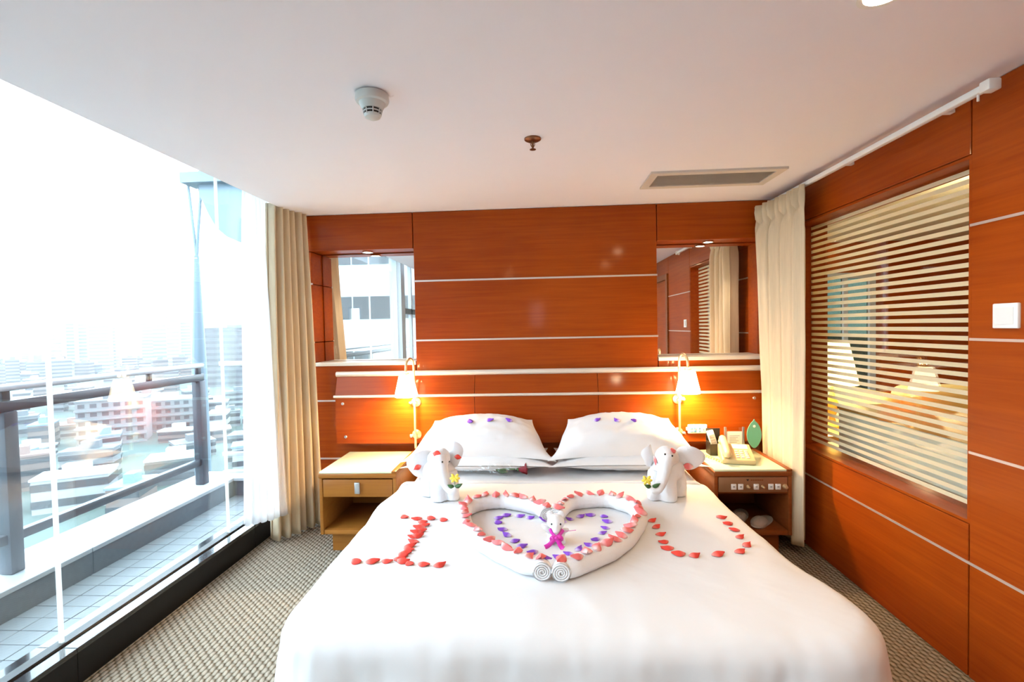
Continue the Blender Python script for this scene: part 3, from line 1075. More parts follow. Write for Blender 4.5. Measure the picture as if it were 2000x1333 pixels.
def wedge(x0, x1, y0, y1, z0, za, zb):
    return MB().add([(x0, y0, z0), (x1, y0, z0), (x1, y1, z0), (x0, y1, z0), (x0, y0, za), (x1, y0, za), (x1, y1, zb), (x0, y1, zb)],
                    [(0, 3, 2, 1), (4, 5, 6, 7), (0, 1, 5, 4), (1, 2, 6, 5), (2, 3, 7, 6), (3, 0, 4, 7)])


def bevelled(mb, r, seg=2):
    bm = bmesh.new()
    vs = [bm.verts.new(v) for v in mb.v]
    for f in mb.f:
        bm.faces.new([vs[i] for i in f])
    bmesh.ops.recalc_face_normals(bm, faces=bm.faces)
    bmesh.ops.bevel(bm, geom=list(bm.edges), offset=r, segments=seg, profile=.5, affect='EDGES')
    bm.verts.index_update()
    o = MB().add([v.co.copy() for v in bm.verts], [tuple(v.index for v in f.verts) for f in bm.faces])
    bm.free()
    return o


build('body', ploc(bevelled(wedge(-.095, .095, -.10, .10, .001, .030, .085), .008)), M_PHONE, ph, smooth=True)
hs = build('handset', ploc(MB().tube(smoothpath([(-.065, -.105, .045), (-.065, -.10, .062), (-.065, -.05, .080), (-.065, .05, .110), (-.065, .10, .118), (-.065, .112, .105)], 2),
                                     [.021, .024] + [.022] * 20 + [.021] * 3 if False else .0215, 14)), M_PHONE, ph, smooth=True)
build('earpiece', ploc(MB().ell((-.065, .088, .098), (.028, .030, .022))), M_PHONE, hs, smooth=True)
build('mouthpiece', ploc(MB().ell((-.065, -.082, .056), (.028, .030, .020))), M_PHONE, hs, smooth=True)
for r in range(4):
    for c_ in range(3):
        bx_, by_ = .0 + c_ * .028, -.07 + r * .024
        zz = .030 + (by_ + .10) / .2 * .055
        build('key', ploc(MB().bbox(bx_ - .009, bx_ + .009, by_ - .007, by_ + .007, zz - .004, zz + .006, r=.002)), M_PAPERW, ph, smooth=True)
build('number_card', ploc(wedge(-.015, .075, .035, .085, .066, .0685, .083)), M_PAPERW, ph)
cord = [(-.085 + .008 * math.cos(i * 1.1) - .0022 * i * (1 if i < 30 else 1), -.10 + .009 * i * .35 + .02 * math.sin(i * .05), .010 + .007 * math.sin(i * 1.1)) for i in range(60)]
build('coiled_cord', ploc(MB().tube(cord, .0025, 6)), M_PHONE, ph, smooth=True)

# remote holder and remote
rh = thing('remote_holder', (1.14, 3.25, ZT), 'black upright remote control holder on the nightstand', 'holder')
x0, x1, y0, y1 = 1.105, 1.185, 3.20, 3.275
build('box', MB().box(x0, x1, y0, y0 + .005, ZT, ZT + .075).box(x0, x0 + .005, y0 + .005, y1, ZT, ZT + .085).box(x1 - .005, x1, y0 + .005, y1, ZT, ZT + .085).box(x0 + .005, x1 - .005, y0 + .005, y1, ZT, ZT + .006), M_DARK, rh)
build('back_plate', MB().box(x0, x1 + .01, y1, y1 + .006, ZT, ZT + .165), M_DARK, rh)
rc = thing('remote_control', (1.14, 3.24, ZT + .01), 'slim silver remote control standing in the black holder', 'remote control')
RM = Matrix.Rotation(math.radians(-14), 3, 'Y') @ Matrix.Rotation(math.radians(-12), 3, 'X')


def rl_(mb):
    mb.v = [Vector((1.158, 3.232, ZT + .012)) + RM @ v for v in mb.v]
    return mb


build('body', rl_(MB().bbox(-.022, .022, -.009, .009, 0, .150, r=.005)), M_WHITE, rc, smooth=True)
build('keypad', rl_(MB().box(-.017, .017, -.0105, -.008, .045, .120)), M_GREY, rc)
for r in range(4):
    for c_ in range(3):
        build('button', rl_(MB().box(-.014 + c_ * .0105, -.007 + c_ * .0105, -.012, -.010, .052 + r * .017, .062 + r * .017)), M_SILVER, rc)

# acrylic stand with card
st = thing('card_stand', (1.295, 3.28, ZT), 'clear acrylic stand on the nightstand behind the telephone', 'card stand')
build('back_plate', MB().box(1.232, 1.358, 3.298, 3.302, ZT, ZT + .165), M_CLEAR, st)
for xx in (1.236, 1.354):
    build('upright', MB().bbox(xx - .007, xx + .007, 3.282, 3.297, ZT, ZT + .170, r=.003), M_SILVER, st, smooth=True)
build('foot', MB().bbox(1.235, 1.355, 3.262, 3.30, ZT, ZT + .006, r=.002), M_CLEAR, st)
cdv = thing('printed_card', (1.295, 3.285, ZT + .008), 'white printed card standing in the clear acrylic stand', 'card')
build('sheet', MB().box(1.246, 1.344, 3.284, 3.287, ZT + .008, ZT + .140), M_PAPERW, cdv)
mb = MB()
for i in range(9):
    mb.box(1.262, 1.328 - (i * 7 % 5) * .006, 3.2832, 3.2838, ZT + .110 - i * .011, ZT + .113 - i * .011)
build('print_lines', mb, M_GREY, cdv)

# leaf-shaped jade sign on a clear foot
lf = thing('leaf_sign', (1.405, 3.25, ZT), 'jade green leaf-shaped sign on the nightstand beside the curtain', 'sign')
fr, bk = [], []
for i in range(28):
    a = 2 * PI * i / 28
    ca, sa = math.cos(a), math.sin(a)
    r = 1.0 - .18 * abs(ca) ** 6
    zz = .088 * sa * (1.0 if sa < 0 else 1.05)
    xx = .047 * ca * (1 - .25 * max(0, sa) ** 2 - .25 * max(0, -sa) ** 2)
    fr.append(Vector((1.408 + xx, 3.246, ZT + .125 + zz)))
    bk.append(Vector((1.408 + xx, 3.252, ZT + .125 + zz)))
fr[7].z += .012
bk[7].z += .012
mb = MB()
mb.v = fr + bk
mb.f = [tuple(range(28)), tuple(range(55, 27, -1))] + [(i, (i + 1) % 28, 28 + (i + 1) % 28, 28 + i) for i in range(28)]
build('leaf_plate', mb, M_GREEN, lf)
build('emblem', MB().lathe((1.408, 3.246, ZT + .182), [(.009, 0), (.007, -.002)], 12, axis='Y'), M_PAPERW, lf)
build('foot', MB().bbox(1.362, 1.446, 3.256, 3.262, ZT, ZT + .165, r=.002).bbox(1.362, 1.446, 3.225, 3.256, ZT, ZT + .006, r=.002), M_CLEAR, lf)

# bedside control box on the headboard
cb = thing('wall_control', (1.07, 3.366, .66), 'white rounded control plate with blue buttons on the headboard', 'control')
build('plate', MB().bbox(1.008, 1.140, 3.350, 3.367, .632, .696, r=.0075, seg=3), M_WHITE, cb, smooth=True)
build('side_tab', MB().bbox(.998, 1.012, 3.354, 3.367, .652, .676, r=.004), M_WHITE, cb, smooth=True)
for i, (dx, w_) in enumerate(((1.034, .009), (1.056, .009), (1.086, .005), (1.112, .003))):
    for dz in (-.011, .009) if i < 3 else (0,):
        build('button', MB().bbox(dx - w_, dx + w_, 3.346, 3.352, .661 + dz - .007, .661 + dz + .007, r=.001), M_BLUE if i < 3 else M_GREY, cb, smooth=True)

# slippers on the lower shelf
M_SLIP = mat('grey_white_terry', (.42, .38, .36), .9, bump=.3, bump_scale=120)
for k, (x, y, r) in enumerate(((1.25, 3.10, -.5), (1.345, 3.005, -.75))):
    s_ = thing('slipper', (x, y, .153), 'folded slipper at the back of the right nightstand shelf' if k == 0 else 'folded slipper at the front of the right nightstand shelf', 'slipper', 'slippers on the nightstand shelf')
    R_ = Matrix.Rotation(r, 3, 'Z')

    def sl(mb):
        mb.v = [Vector((x, y, .154)) + R_ @ v for v in mb.v]
        return mb
    build('sole', sl(MB().ell((0, 0, .010), (.050, .125, .010), 24, 8)), M_SLIP, s_, smooth=True)
    build('upper', sl(MB().ell((0, -.045, .016), (.046, .072, .036), 20, 10)), M_SLIP, s_, smooth=True)

# light switch on the right wall
sw = thing('light_switch', (XR, 1.77, 1.395), 'white square light switch on the right wood wall', 'light switch')
build('plate', MB().bbox(XR - .012, XR + .001, 1.724, 1.816, 1.351, 1.439, r=.004), M_WHITE, sw, smooth=True)
build('rocker', MB().add([(XR - .0115, 1.738, 1.366), (XR - .0115, 1.800, 1.366), (XR - .0115, 1.800, 1.424), (XR - .0115, 1.738, 1.424),
                          (XR - .0135, 1.738, 1.366), (XR - .0185, 1.800, 1.366), (XR - .0185, 1.800, 1.424), (XR - .0135, 1.738, 1.424)],
                         [(0, 1, 2, 3), (4, 5, 6, 7), (0, 1, 5, 4), (1, 2, 6, 5), (2, 3, 7, 6), (3, 0, 4, 7)]), mat('white_rocker', (.78, .78, .77), .3), sw)

# ------------------------------------------------------------------ the bed
ZB = .475
bed = thing('bed', (.06, 2.4, 0), 'large double bed with white bedding against the wood headboard', 'bed')
build('bed_base', MB().bbox(-.80, .90, 1.58, 3.35, .03, .24, r=.01), M_NIGHT2, bed, smooth=True)
for x in (-.7, .8):
    for y in (1.7, 3.25):
        build('leg', MB().lathe((x, y, 0), [(.03, 0), (.03, .04)], 12), M_DARK, bed)
build('mattress', MB().bbox(-.80, .90, 1.56, 3.36, .24, ZB - .04, r=.04, seg=4), M_SHEET, bed, smooth=True)


def interp(tbl, y):
    tbl = sorted(tbl)
    if y <= tbl[0][0]:
        return tbl[0][1]
    for (a, va_), (b, vb) in zip(tbl[:-1], tbl[1:]):
        if y <= b:
            k = (y - a) / (b - a)
            k = k * k * (3 - 2 * k)
            return va_ + (vb - va_) * k
    return tbl[-1][1]


XLT = [(1.40, -.88), (1.6, -.88), (1.9, -.885), (2.3, -.89), (2.5, -.905), (2.75, -.875), (3.0, -.85), (3.4, -.85)]
XRT = [(1.40, 1.085), (1.6, 1.05), (2.0, .99), (2.5, .965), (2.8, .975), (3.0, .985), (3.4, .985)]


def drape_sheet(yh, yf, inset, ztop, zhem, rc, fold, foot=True, seed=0, ns=34, npf=26):
    """white cover: flat top, rounded edges, hanging sides; yh = head end, yf = foot end"""
    r = .075
    L = interp
    yE = yf + .8 if foot else -9
    path = []
    k = int((yh - yf) / .03)
    for i in range(k + 1):
        y = yh + (yf + r + rc - yh) * i / k
        path.append((Vector((L(XLT, y) + r + inset, y)), Vector((-1, 0)), Vector((.06, max(y, yE)))))
    if foot:
        xl, xr = L(XLT, yf + r + rc) + r + inset, L(XRT, yf + r + rc) - r - inset
        for i in range(1, 25):
            a = PI / 2 * i / 24
            path.append((Vector((xl + rc - rc * math.cos(a), yf + r + rc - rc * math.sin(a))), Vector((-math.cos(a), -math.sin(a))), Vector((.06, yE))))
        m = 90
        for i in range(1, m):
            x = xl + rc + (xr - xl - 2 * rc) * i / m
            path.append((Vector((x, yf + r)), Vector((0, -1)), Vector((.06, yE))))
        for i in range(0, 25):
            a = PI / 2 * (1 - i / 24)
            path.append((Vector((xr - rc + rc * math.cos(a), yf + r + rc - rc * math.sin(a))), Vector((math.cos(a), -math.sin(a))), Vector((.06, yE))))
        k0 = 1
    else:
        k0 = 0
    rs = []
    for i in range(k + 1):
        y = yf + r + rc + (yh - yf - r - rc) * i / k
        rs.append((Vector((L(XRT, y) - r - inset, y)), Vector((1, 0)), Vector((.06, max(y, yE)))))
    halves = [path + rs] if foot else [path, rs]
    mb = MB()
    for rows in halves:
        vs = []
        for i, (p, nn, c) in enumerate(rows):
            for j in range(ns + 1):
                q = c.lerp(p, (j / ns))
                z = ztop + .004 * fbm(q.x * 2.2, q.y * 2.2, seed) + .0025 * fbm(q.x * 9, q.y * 7, seed + 3)
                edge = max(0, (j / ns - .8) / .2)
                z -= .010 * edge ** 2
                vs.append(Vector((q.x, q.y, z)))
            zt = vs[-1].z
            for j in range(1, npf + 1):
                s = j / npf * (r * PI / 2 + (zt - r - zhem))
                if s < r * PI / 2:
                    a = s / r
                    o_, dz = r * math.sin(a), r * (1 - math.cos(a))
                    hang = 0
                else:
                    hang = s - r * PI / 2
                    o_, dz = r + hang * .10, r + hang
                hk = min(1, max(0, (dz - r * .55) / .25))
                t = i * .03
                ph_ = fold * hk * (math.sin(t * 9.5 + 1.6 * math.sin(t * 2.3 + seed)) + .6 * fbm(t * 3.0, dz * 2.0, seed + 9)) + fold * .3 * fbm(t * 9, dz * 5, seed + 2) * min(1, dz / .05)
                q = p + nn * (o_ + ph_)
                vs.append(Vector((q.x, q.y, zt - dz)))
        w = ns + npf + 1
        mb.add(vs, [(i * w + j, i * w + j + 1, (i + 1) * w + j + 1, (i + 1) * w + j) for i in range(len(rows) - 1) for j in range(w - 1)])
    return mb


under = build('bottom_sheet', drape_sheet(3.36, 2.35, .025, ZB - .012, .10, .2, .010, foot=False, seed=5), M_SHEET, bed, smooth=True, angle=180, merge=True)
duvet = build('duvet', drape_sheet(2.80, 1.375, 0, ZB, .07, .13, .017, seed=2), M_DUVET, bed, smooth=True, angle=180, merge=True)
# the turned edge of the duvet
mb = MB()
pts = []
for i in range(81):
    t = i / 80
    x = -.905 + t * (1.88)
    side = max(0, abs((t - .5) * 2) - .91) / .09
    pts.append((x, 2.795 - .05 * side, ZB - .002 - .26 * side ** 1.6))
build('duvet_hem', MB().tube(smoothpath(pts, 1), .011, 10), M_DUVET, bed, smooth=True)


# pillows
def pillow(c, w, h, th, rx, label, name='pillow', rz=0, seed=0, ears=.055, taper=0):
    R_ = Matrix.Rotation(rz, 3, 'Z') @ Matrix.Rotation(rx, 3, 'X')
    c = Vector(c)

    def side(sg):
        def fn(u, v):
            a, b = u * 2 - 1, v * 2 - 1
            k = (abs(a) * abs(b)) ** 5
            x = a * w / 2 * (1 - .035 * (1 - b * b) * abs(a) ** 3) * (1 - taper * ((b + 1) / 2) ** 1.5) + math.copysign(ears * k * (1 if b < 0 else .15), a)
            y = b * h / 2 * (1 - .06 * (1 - a * a) * abs(b) ** 3) + math.copysign(ears * .45 * k, b)
            if taper and b > 0:
                y -= .30 * h / 2 * b * abs(a) ** 2.5
            e = max(0, 1 - abs(a) ** 2.6) ** .75 * max(0, 1 - abs(b) ** 2.6) ** .7
            z = th / 2 * e
            z += (.006 * fbm(a * 3 + seed, b * 3, seed) + .004 * fbm(a * 9, b * 4 + seed, 1)) * min(1, e * 3)
            z = max(z, 0) + .0015
            return c + R_ @ Vector((x, y, z * sg))
        return fn
    mb = MB().grid(side(1), 46, 30)
    mb.grid(side(-1), 46, 30)
    t = thing(name, c, label, 'pillow', 'pillows on the bed')
    o = build('pillow_case', mb, M_SHEET, t, smooth=True, angle=100, merge=True)
    return o


P = []
P.append(pillow((-.395, 3.130, ZB + .060), .86, .42, .120, .0, 'flat white pillow under the puffed pillow, behind the single rose', seed=1))
P.append(pillow((.522, 3.130, ZB + .060), .86, .42, .120, .0, 'flat white pillow under the puffed pillow, behind the elephant near the telephone', seed=2))
P.append(pillow((-.400, 3.150, ZB + .192), .87, .40, .23, math.radians(30), 'puffed white pillow with purple petals above the single rose', seed=3, taper=.24))
P.append(pillow((.522, 3.150, ZB + .194), .87, .40, .23, math.radians(30), 'puffed white pillow with purple petals next to the telephone nightstand', seed=4, taper=.24))

# ------------------------------------------------------------------ heart of rolled towels
def cp4(lst, ox=880, oy=940, s=5.0):
    return [(ox + x / s, oy + y / s) for x, y in lst]


RIM_L = cp4([(970, 235), (905, 212), (815, 185), (735, 165), (635, 150), (525, 130), (415, 135), (310, 145), (235, 165), (125, 220), (118, 290), (135, 340), (150, 400), (200, 440), (255, 475), (300, 525), (385, 560), (470, 620), (565, 650), (655, 700), (755, 740), (870, 790)])
RIM_R = cp4([(1040, 212), (1105, 180), (1170, 145), (1250, 133), (1365, 125), (1460, 117), (1575, 122), (1665, 155), (1745, 172), (1815, 210), (1845, 270), (1850, 325), (1805, 385), (1765, 445), (1705, 510), (1640, 550), (1560, 610), (1465, 640), (1365, 690), (1255, 725), (1155, 775), (1015, 800)])
RT = .035


def roll(px, ends, label):
    top = [onz(u, v, ZB + 2 * RT) for u, v in px]
    if len(ends) == 2:
        top = [Vector((*ends[0], 0))] + top[1:-1] + [Vector((ends[1][0], ends[1][1] + .055, 0)), Vector((*ends[1], 0))]
    pts = smoothpath([(p.x, p.y, ZB + RT) for p in top], 3)
    # resample evenly
    d = [0]
    for a, b in zip(pts[:-1], pts[1:]):
        d.append(d[-1] + (b - a).length)
    out, j = [], 0
    n = 120
    for i in range(n + 1):
        t = d[-1] * i / n
        while j < len(d) - 2 and d[j + 1] < t:
            j += 1
        out.append(pts[j].lerp(pts[j + 1], (t - d[j]) / max(1e-9, d[j + 1] - d[j])))
    for _ in range(4):
        out = [out[0]] + [(a + b * 2 + c_) / 4 for a, b, c_ in zip(out[:-2], out[1:-1], out[2:])] + [out[-1]]
    rad = [RT * (1 + .035 * math.sin(i * 1.9) * (1 if 18 < i < 60 else .25)) for i in range(n + 1)]
    t = thing('towel_roll', (out[0].x, out[0].y, ZB), label, 'towel', 'rolled towels forming the heart')
    b_ = build('roll', MB().tube(out, rad, 20, cap=False), M_TOWEL, t, smooth=True)
    for e, q in ((out[0], out[1]), (out[-1], out[-2])):      # spiral end of the rolled towel
        ax = (e - q).normalized()
        s1 = ax.cross(Vector((0, 0, 1))).normalized()
        up = Vector((0, 0, 1))
        sp_ = []
        for i in range(70):
            a = i * .33
            rr = RT * .93 * (1 - i / 78)
            sp_.append(e + s1 * math.cos(a) * rr + up * math.sin(a) * rr + ax * (.002))
        build('end_fold', MB().tube(sp_, .0030, 6), M_TOWEL, t, smooth=True)
        disc = MB().add([e - ax * .004] + [e - ax * .004 + (s1 * math.cos(2 * PI * k / 20) + up * math.sin(2 * PI * k / 20)) * RT * .97 for k in range(20)], [(0, 1 + k, 1 + (k + 1) % 20) for k in range(20)])
        build('end_face', disc, M_TOWEL, t)
    return b_, out


rl_l, path_l = roll(RIM_L, ((.018, 2.235), tuple(onz(1059, 1118, ZB + RT).xy)), 'white rolled towel bent into the window-side half of the heart')
rl_r, path_r = roll(RIM_R, ((.062, 2.215), tuple(onz(1096, 1120, ZB + RT).xy)), 'white rolled towel bent into the partition-side half of the heart')


# ------------------------------------------------------------------ towel elephants
def ear_mesh(c, w, h, rot, pts=None, curl=.02):
    """flap of towel: a rounded sheet, thick, curled"""
    c = Vector(c)

    def fn(sg):
        def f(u, v):
            a = u * 2 * PI
            r = v
            x = math.cos(a) * r
            z = math.sin(a) * r
            if pts:
                k = pts(a)
            else:
                k = 1
            x, z = x * k, z * k
            y = curl * (x * x) + .006 * math.sin(3 * a) * r * r - curl * .5 * z
            return c + rot @ Vector((x * w / 2, y + sg * .006 * (1 - r ** 6), z * h / 2))
        return f
    return MB().grid(fn(1), 40, 10).grid(fn(-1), 40, 10)


def elephant(cx, cy, sgn, label, big, small, eyes):
    z0 = ZB
    t = thing('towel_elephant', (cx, cy, z0), label, 'towel animal', 'towel elephants on the bed')

    def P_(x, y, z):
        return Vector((cx + sgn * x, cy + y, z0 + z))
    mb = MB()
    # folded body: two front legs, two hind legs, back
    mb.tube([P_(.005, -.035, .0), P_(.005, -.035, .07), P_(.005, -.02, .16)], [.043, .044, .045], 16)
    mb.tube([P_(-.066, -.02, .0), P_(-.066, -.02, .07), P_(-.05, -.01, .15)], [.036, .038, .042], 16)
    mb.tube([P_(.078, .045, .0), P_(.078, .045, .08), P_(.06, .045, .15)], [.043, .044, .045], 16)
    mb.tube([P_(-.01, .07, .0), P_(-.01, .07, .08), P_(.0, .06, .15)], [.042, .044, .046], 16)
    mb.ell(P_(.015, .02, .150), (.088, .085, .062))
    bodym = remeshed(mb, .006, 5, .003, 30)
    bo = build('body', bodym, M_TOWEL, t, smooth=True, angle=180)
    mb = MB()
    mb.ell(P_(-.006, -.035, .228), (.056, .055, .056))
    mb.ell(P_(.01, .0, .215), (.06, .06, .05))
    tr = smoothpath([P_(-.012, -.070, .245), P_(-.024, -.092, .205), P_(-.038, -.104, .150), P_(-.055, -.110, .105), P_(-.075, -.118, .080), P_(-.094, -.122, .086), P_(-.100, -.122, .100)], 2)
    n_ = len(tr)
    mb.tube(tr, [.044 - .030 * (i / (n_ - 1)) ** .8 for i in range(n_)], 14)
    mb.ell(tr[-1], (.014, .014, .014))
    hd = build('head', remeshed(mb, .005, 5, .002, 30), M_TOWEL, t, smooth=True, angle=180)
    hv = BVHTree.FromPolygons([v.co + wloc(hd) for v in hd.data.vertices], [tuple(p.vertices) for p in hd.data.polygons])
    for u, v in eyes:
        q = hv.ray_cast(CAM, pray(u, v).normalized())[0]
        if q:
            build('eye', MB().ell(q, (.0050, .0042, .0050), 10, 8), M_EYE, hd, smooth=True)
    ears = []
    for (ex, ey, ez, w, h, yaw, roll_, fnp) in (big, small):
        R_ = Matrix.Rotation(sgn * yaw, 3, 'Z') @ Matrix.Rotation(sgn * roll_, 3, 'Y')
        ears.append(build('ear', ear_mesh(P_(ex, ey, ez), w, h, R_, fnp), M_TOWEL, t, smooth=True, angle=150))
    return t, bo, hd, ears


def lobe(a):
    return 1 + .10 * math.cos(a) - .08 * math.cos(2 * a) + .06 * math.sin(3 * a)


def point(a):
    return 1 + .22 * max(0, math.cos(a - .15)) ** 6 - .10 * math.cos(2 * a + .4)


e1 = elephant(.648, 2.545, 1, 'white towel elephant with pink ear petals, trunk towards the heart, near the telephone side',
              (.115, .0, .212, .150, .125, -.35, .10, point), (-.085, .0, .225, .085, .120, .5, -.25, lobe), ((1299, 888), (1313, 891)))
e2 = elephant(-.548, 2.545, -1, 'white towel elephant with coral ear petals beside the bare nightstand, trunk towards the heart',
              (.108, -.005, .185, .165, .140, -.25, .30, lobe), (-.070, .005, .242, .095, .145, .5, -.15, lobe), ((864, 903), (877, 902)))


# flowers in the trunks
def trunk_flower(tip, up, label):
    t = thing('flower_sprig', tip, label, 'flower', 'yellow flowers in the trunks')
    up = Vector(up)
    end = tip + up
    build('stem', MB().tube([tip - up * .12, tip + up * .5, end], .0022, 6), M_STEM, t)
    for i in range(6):
        a = 2 * PI * i / 6
        d_ = Vector((math.cos(a), -.35 + .3 * math.sin(a), math.sin(a) * .7)).normalized()
        q = Matrix.Rotation(math.atan2(d_.z, d_.x), 3, 'Y').inverted()
        build('flower_petal', MB().ell(end + d_ * .014, (.014, .006, .008), 10, 6, q), M_YEL, t, smooth=True)
    build('flower_centre', MB().ell(end + Vector((0, -.006, 0)), (.006, .005, .006), 8, 6), M_YEL, t, smooth=True)
    for ang, ln in ((.5, .048), (2.75, .042)):
        d_ = Vector((math.cos(ang), -.2, math.sin(ang)))
        d_.normalize()
        s_ = d_.cross(Vector((0, 1, 0))).normalized()
        base = tip + up * .1

        def lfn(u, v):
            w_ = math.sin(PI * v ** .8) * .011
            return base + d_ * ln * v + s_ * (u - .5) * 2 * w_ + Vector((0, -.006 * math.sin(PI * v) + .004 * abs(u - .5) * 2, 0))
        build('leaf', MB().grid(lfn, 4, 8), M_LEAF, t, smooth=True, solid=.001)


trunk_flower(Vector((.648 - .100, 2.545 - .13, ZB + .095)), (-.028, -.01, .045), 'yellow flower sprig held in the trunk of the elephant near the telephone side')
trunk_flower(Vector((-.548 + .100, 2.545 - .13, ZB + .095)), (.004, -.01, .058), 'yellow flower sprig held in the trunk of the elephant beside the bare nightstand')

# ------------------------------------------------------------------ small towel mouse in the heart
mx_, my_ = .054, 2.03
ms = thing('towel_mouse', (mx_, my_, ZB), 'small white towel mouse sitting inside the towel heart', 'towel animal')


def Q_(x, y, z):
    return Vector((mx_ + x * .88, my_ + y * .88, ZB + z * .88))


mb = MB()
mb.ell(Q_(0, .01, .032), (.040, .040, .034))
mb.tube([Q_(-.028, -.01, .055), Q_(-.052, -.012, .072), Q_(-.070, -.01, .088)], [.016, .012, .005], 10)
mb.tube([Q_(.028, -.005, .050), Q_(.050, -.01, .058), Q_(.062, -.012, .062)], [.014, .011, .006], 10)
mb.tube([Q_(-.024, -.02, .02), Q_(-.036, -.045, .008)], [.016, .011], 10)
mb.tube([Q_(.024, -.02, .02), Q_(.034, -.045, .008)], [.016, .011], 10)
build('body', remeshed(mb, .004, 4), M_TOWEL, ms, smooth=True, angle=180)
mb = MB()
mb.ell(Q_(0, -.012, .098), (.038, .034, .034))
mb.tube([Q_(0, -.030, .092), Q_(0, -.050, .074), Q_(0, -.058, .062)], [.024, .016, .010], 12)
hd = build('head', remeshed(mb, .004, 4), M_TOWEL, ms, smooth=True, angle=180)
for s in (-1, 1):
    build('ear', MB().ell(Q_(s * .026, -.004, .128), (.016, .006, .020), 14, 10), M_TOWEL, ms, smooth=True)
    build('eye', MB().ell(Q_(s * .020, -.044, .100), (.0048, .0035, .0048), 10, 8), M_EYE, hd, smooth=True)
rb_ = thing('ribbon_bow', Q_(0, -.05, .04), 'magenta satin ribbon bow on the small towel mouse', 'ribbon')


def strip(p, w, name):
    pts_ = smoothpath(p, 2)
    vs, fs = [], []
    for i, q in enumerate(pts_):
        ww = w * (1 if i < len(pts_) - 2 else 1.15)
        t_ = (pts_[min(i + 1, len(pts_) - 1)] - pts_[max(i - 1, 0)]).normalized()
        sdv = t_.cross(Vector((0, -1, .3))).normalized() * ww
        vs += [q - sdv, q + sdv]
    fs = [(2 * i, 2 * i + 1, 2 * i + 3, 2 * i + 2) for i in range(len(pts_) - 1)]
    build(name, MB().add(vs, fs), M_MAG, rb_, smooth=True, solid=.0012)


strip([Q_(-.030, -.036, .075), Q_(-.020, -.050, .058), Q_(0, -.066, .046)], .006, 'band')
strip([Q_(.034, -.034, .070), Q_(.020, -.052, .056), Q_(0, -.066, .046)], .007, 'band')
strip([Q_(0, -.067, .046), Q_(-.016, -.072, .034), Q_(-.034, -.076, .014), Q_(-.055, -.082, .006)], .009, 'tail')
strip([Q_(0, -.067, .046), Q_(.010, -.074, .030), Q_(.018, -.080, .012), Q_(.030, -.090, .003)], .010, 'tail')
strip([Q_(0, -.068, .046), Q_(-.020, -.072, .050), Q_(-.026, -.070, .036), Q_(0, -.070, .040)], .008, 'loop')
strip([Q_(0, -.068, .046), Q_(.020, -.072, .052), Q_(.026, -.070, .036), Q_(0, -.070, .040)], .008, 'loop')
build('knot', MB().ell(Q_(0, -.070, .044), (.008, .006, .007), 10, 8), M_MAG, rb_, smooth=True)
build('string', MB().tube([Q_(.032, -.036, .062), Q_(.06, -.03, .062), Q_(.095, -.03, .066)], .0011, 5), M_MAG, rb_)

# ------------------------------------------------------------------ the wrapped rose
rs_ = thing('rose', (-.12, 3.0, ZB), 'single dark red rose lying on the bed in front of the pillows', 'flower')
ZR = ZB + .030
stem = smoothpath([(-.60, 3.03, ZR), (-.42, 2.985, ZR), (-.28, 2.955, ZR + .004), (-.165, 2.945, ZR + .006)], 2)
build('stem', MB().tube(stem, .0035, 8), M_STEM, rs_, smooth=True)
rc_ = Vector((-.118, 2.945, ZR + .010))
AX = Matrix.Rotation(math.radians(86), 3, 'Y')
for k in range(9):
    a0 = k * 2.4
    rr = .010 + .0024 * k
    hh = .062 - .001 * k

    def pf(u, v):
        a = a0 + (u - .5) * 2.3
        r_ = rr * (.35 + .75 * math.sin(min(1, v * 1.15) * PI / 2)) + .006 * max(0, v - .75) * 4 * (k > 4)
        z_ = -.030 + hh * v - .006 * (2 * u - 1) ** 2 * v
        return rc_ + AX @ Vector((r_ * math.cos(a), r_ * math.sin(a), z_))
    build('rose_petal', MB().grid(pf, 10, 8), M_ROSE, rs_, smooth=True, solid=.0012)
build('calyx', MB().ell(rc_ + AX @ Vector((0, 0, -.030)), (.010, .012, .012), 12, 8), M_LEAF, rs_, smooth=True)
for bx_, ang, ln, up in ((-.315, .9, .055, .05), (-.262, 1.45, .05, .045), (-.29, -.35, .085, .0), (-.345, 2.1, .05, .03)):
    base = Vector((bx_, 2.957, ZR + .004))
    d_ = Vector((math.cos(ang), .15, math.sin(ang) * .8 + up)).normalized()
    s_ = d_.cross(Vector((0, 1, .2))).normalized()

    def lf2(u, v):
        w_ = math.sin(PI * v ** .85) * .018
        return base + d_ * ln * v + s_ * (u - .5) * 2 * w_ + Vector((0, -.008 * math.sin(PI * v), 0))
    build('leaf', MB().grid(lf2, 4, 8), M_LEAF, rs_, smooth=True, solid=.001)
wrp = thing('cellophane_wrap', (-.4, 2.99, ZB), 'crumpled clear cellophane wrapped around the stem of the rose', 'wrapping')


def wf(u, v):
    a = u * 2 * PI
    x = -.64 + v * .46
    yc = 3.035 - .16 * v + .07 * v * v
    r_ = .020 + .024 * v + .030 * max(0, .35 - v) ** 1.0
    cr = 1 + .28 * fbm(a * 1.3, v * 9, 2) + .12 * math.sin(a * 5 + v * 20)
    zc = ZR + .006
    return Vector((x, yc + r_ * cr * 1.15 * math.cos(a), max(ZB + .004, zc + r_ * cr * math.sin(a))))


build('film', MB().grid(wf, 40, 44), M_FILM, wrp, smooth=False)

# ------------------------------------------------------------------ petals, laid on whatever carries them
def bvh(objs):
    vs, fs = [], []
    dg = bpy.context.evaluated_depsgraph_get()
    for o in objs:
        w_ = wloc(o)
        b_ = len(vs)
        vs += [v.co + w_ for v in o.data.vertices]
        fs += [tuple(i + b_ for i in p.vertices) for p in o.data.polygons]
    return BVHTree.FromPolygons(vs, fs)


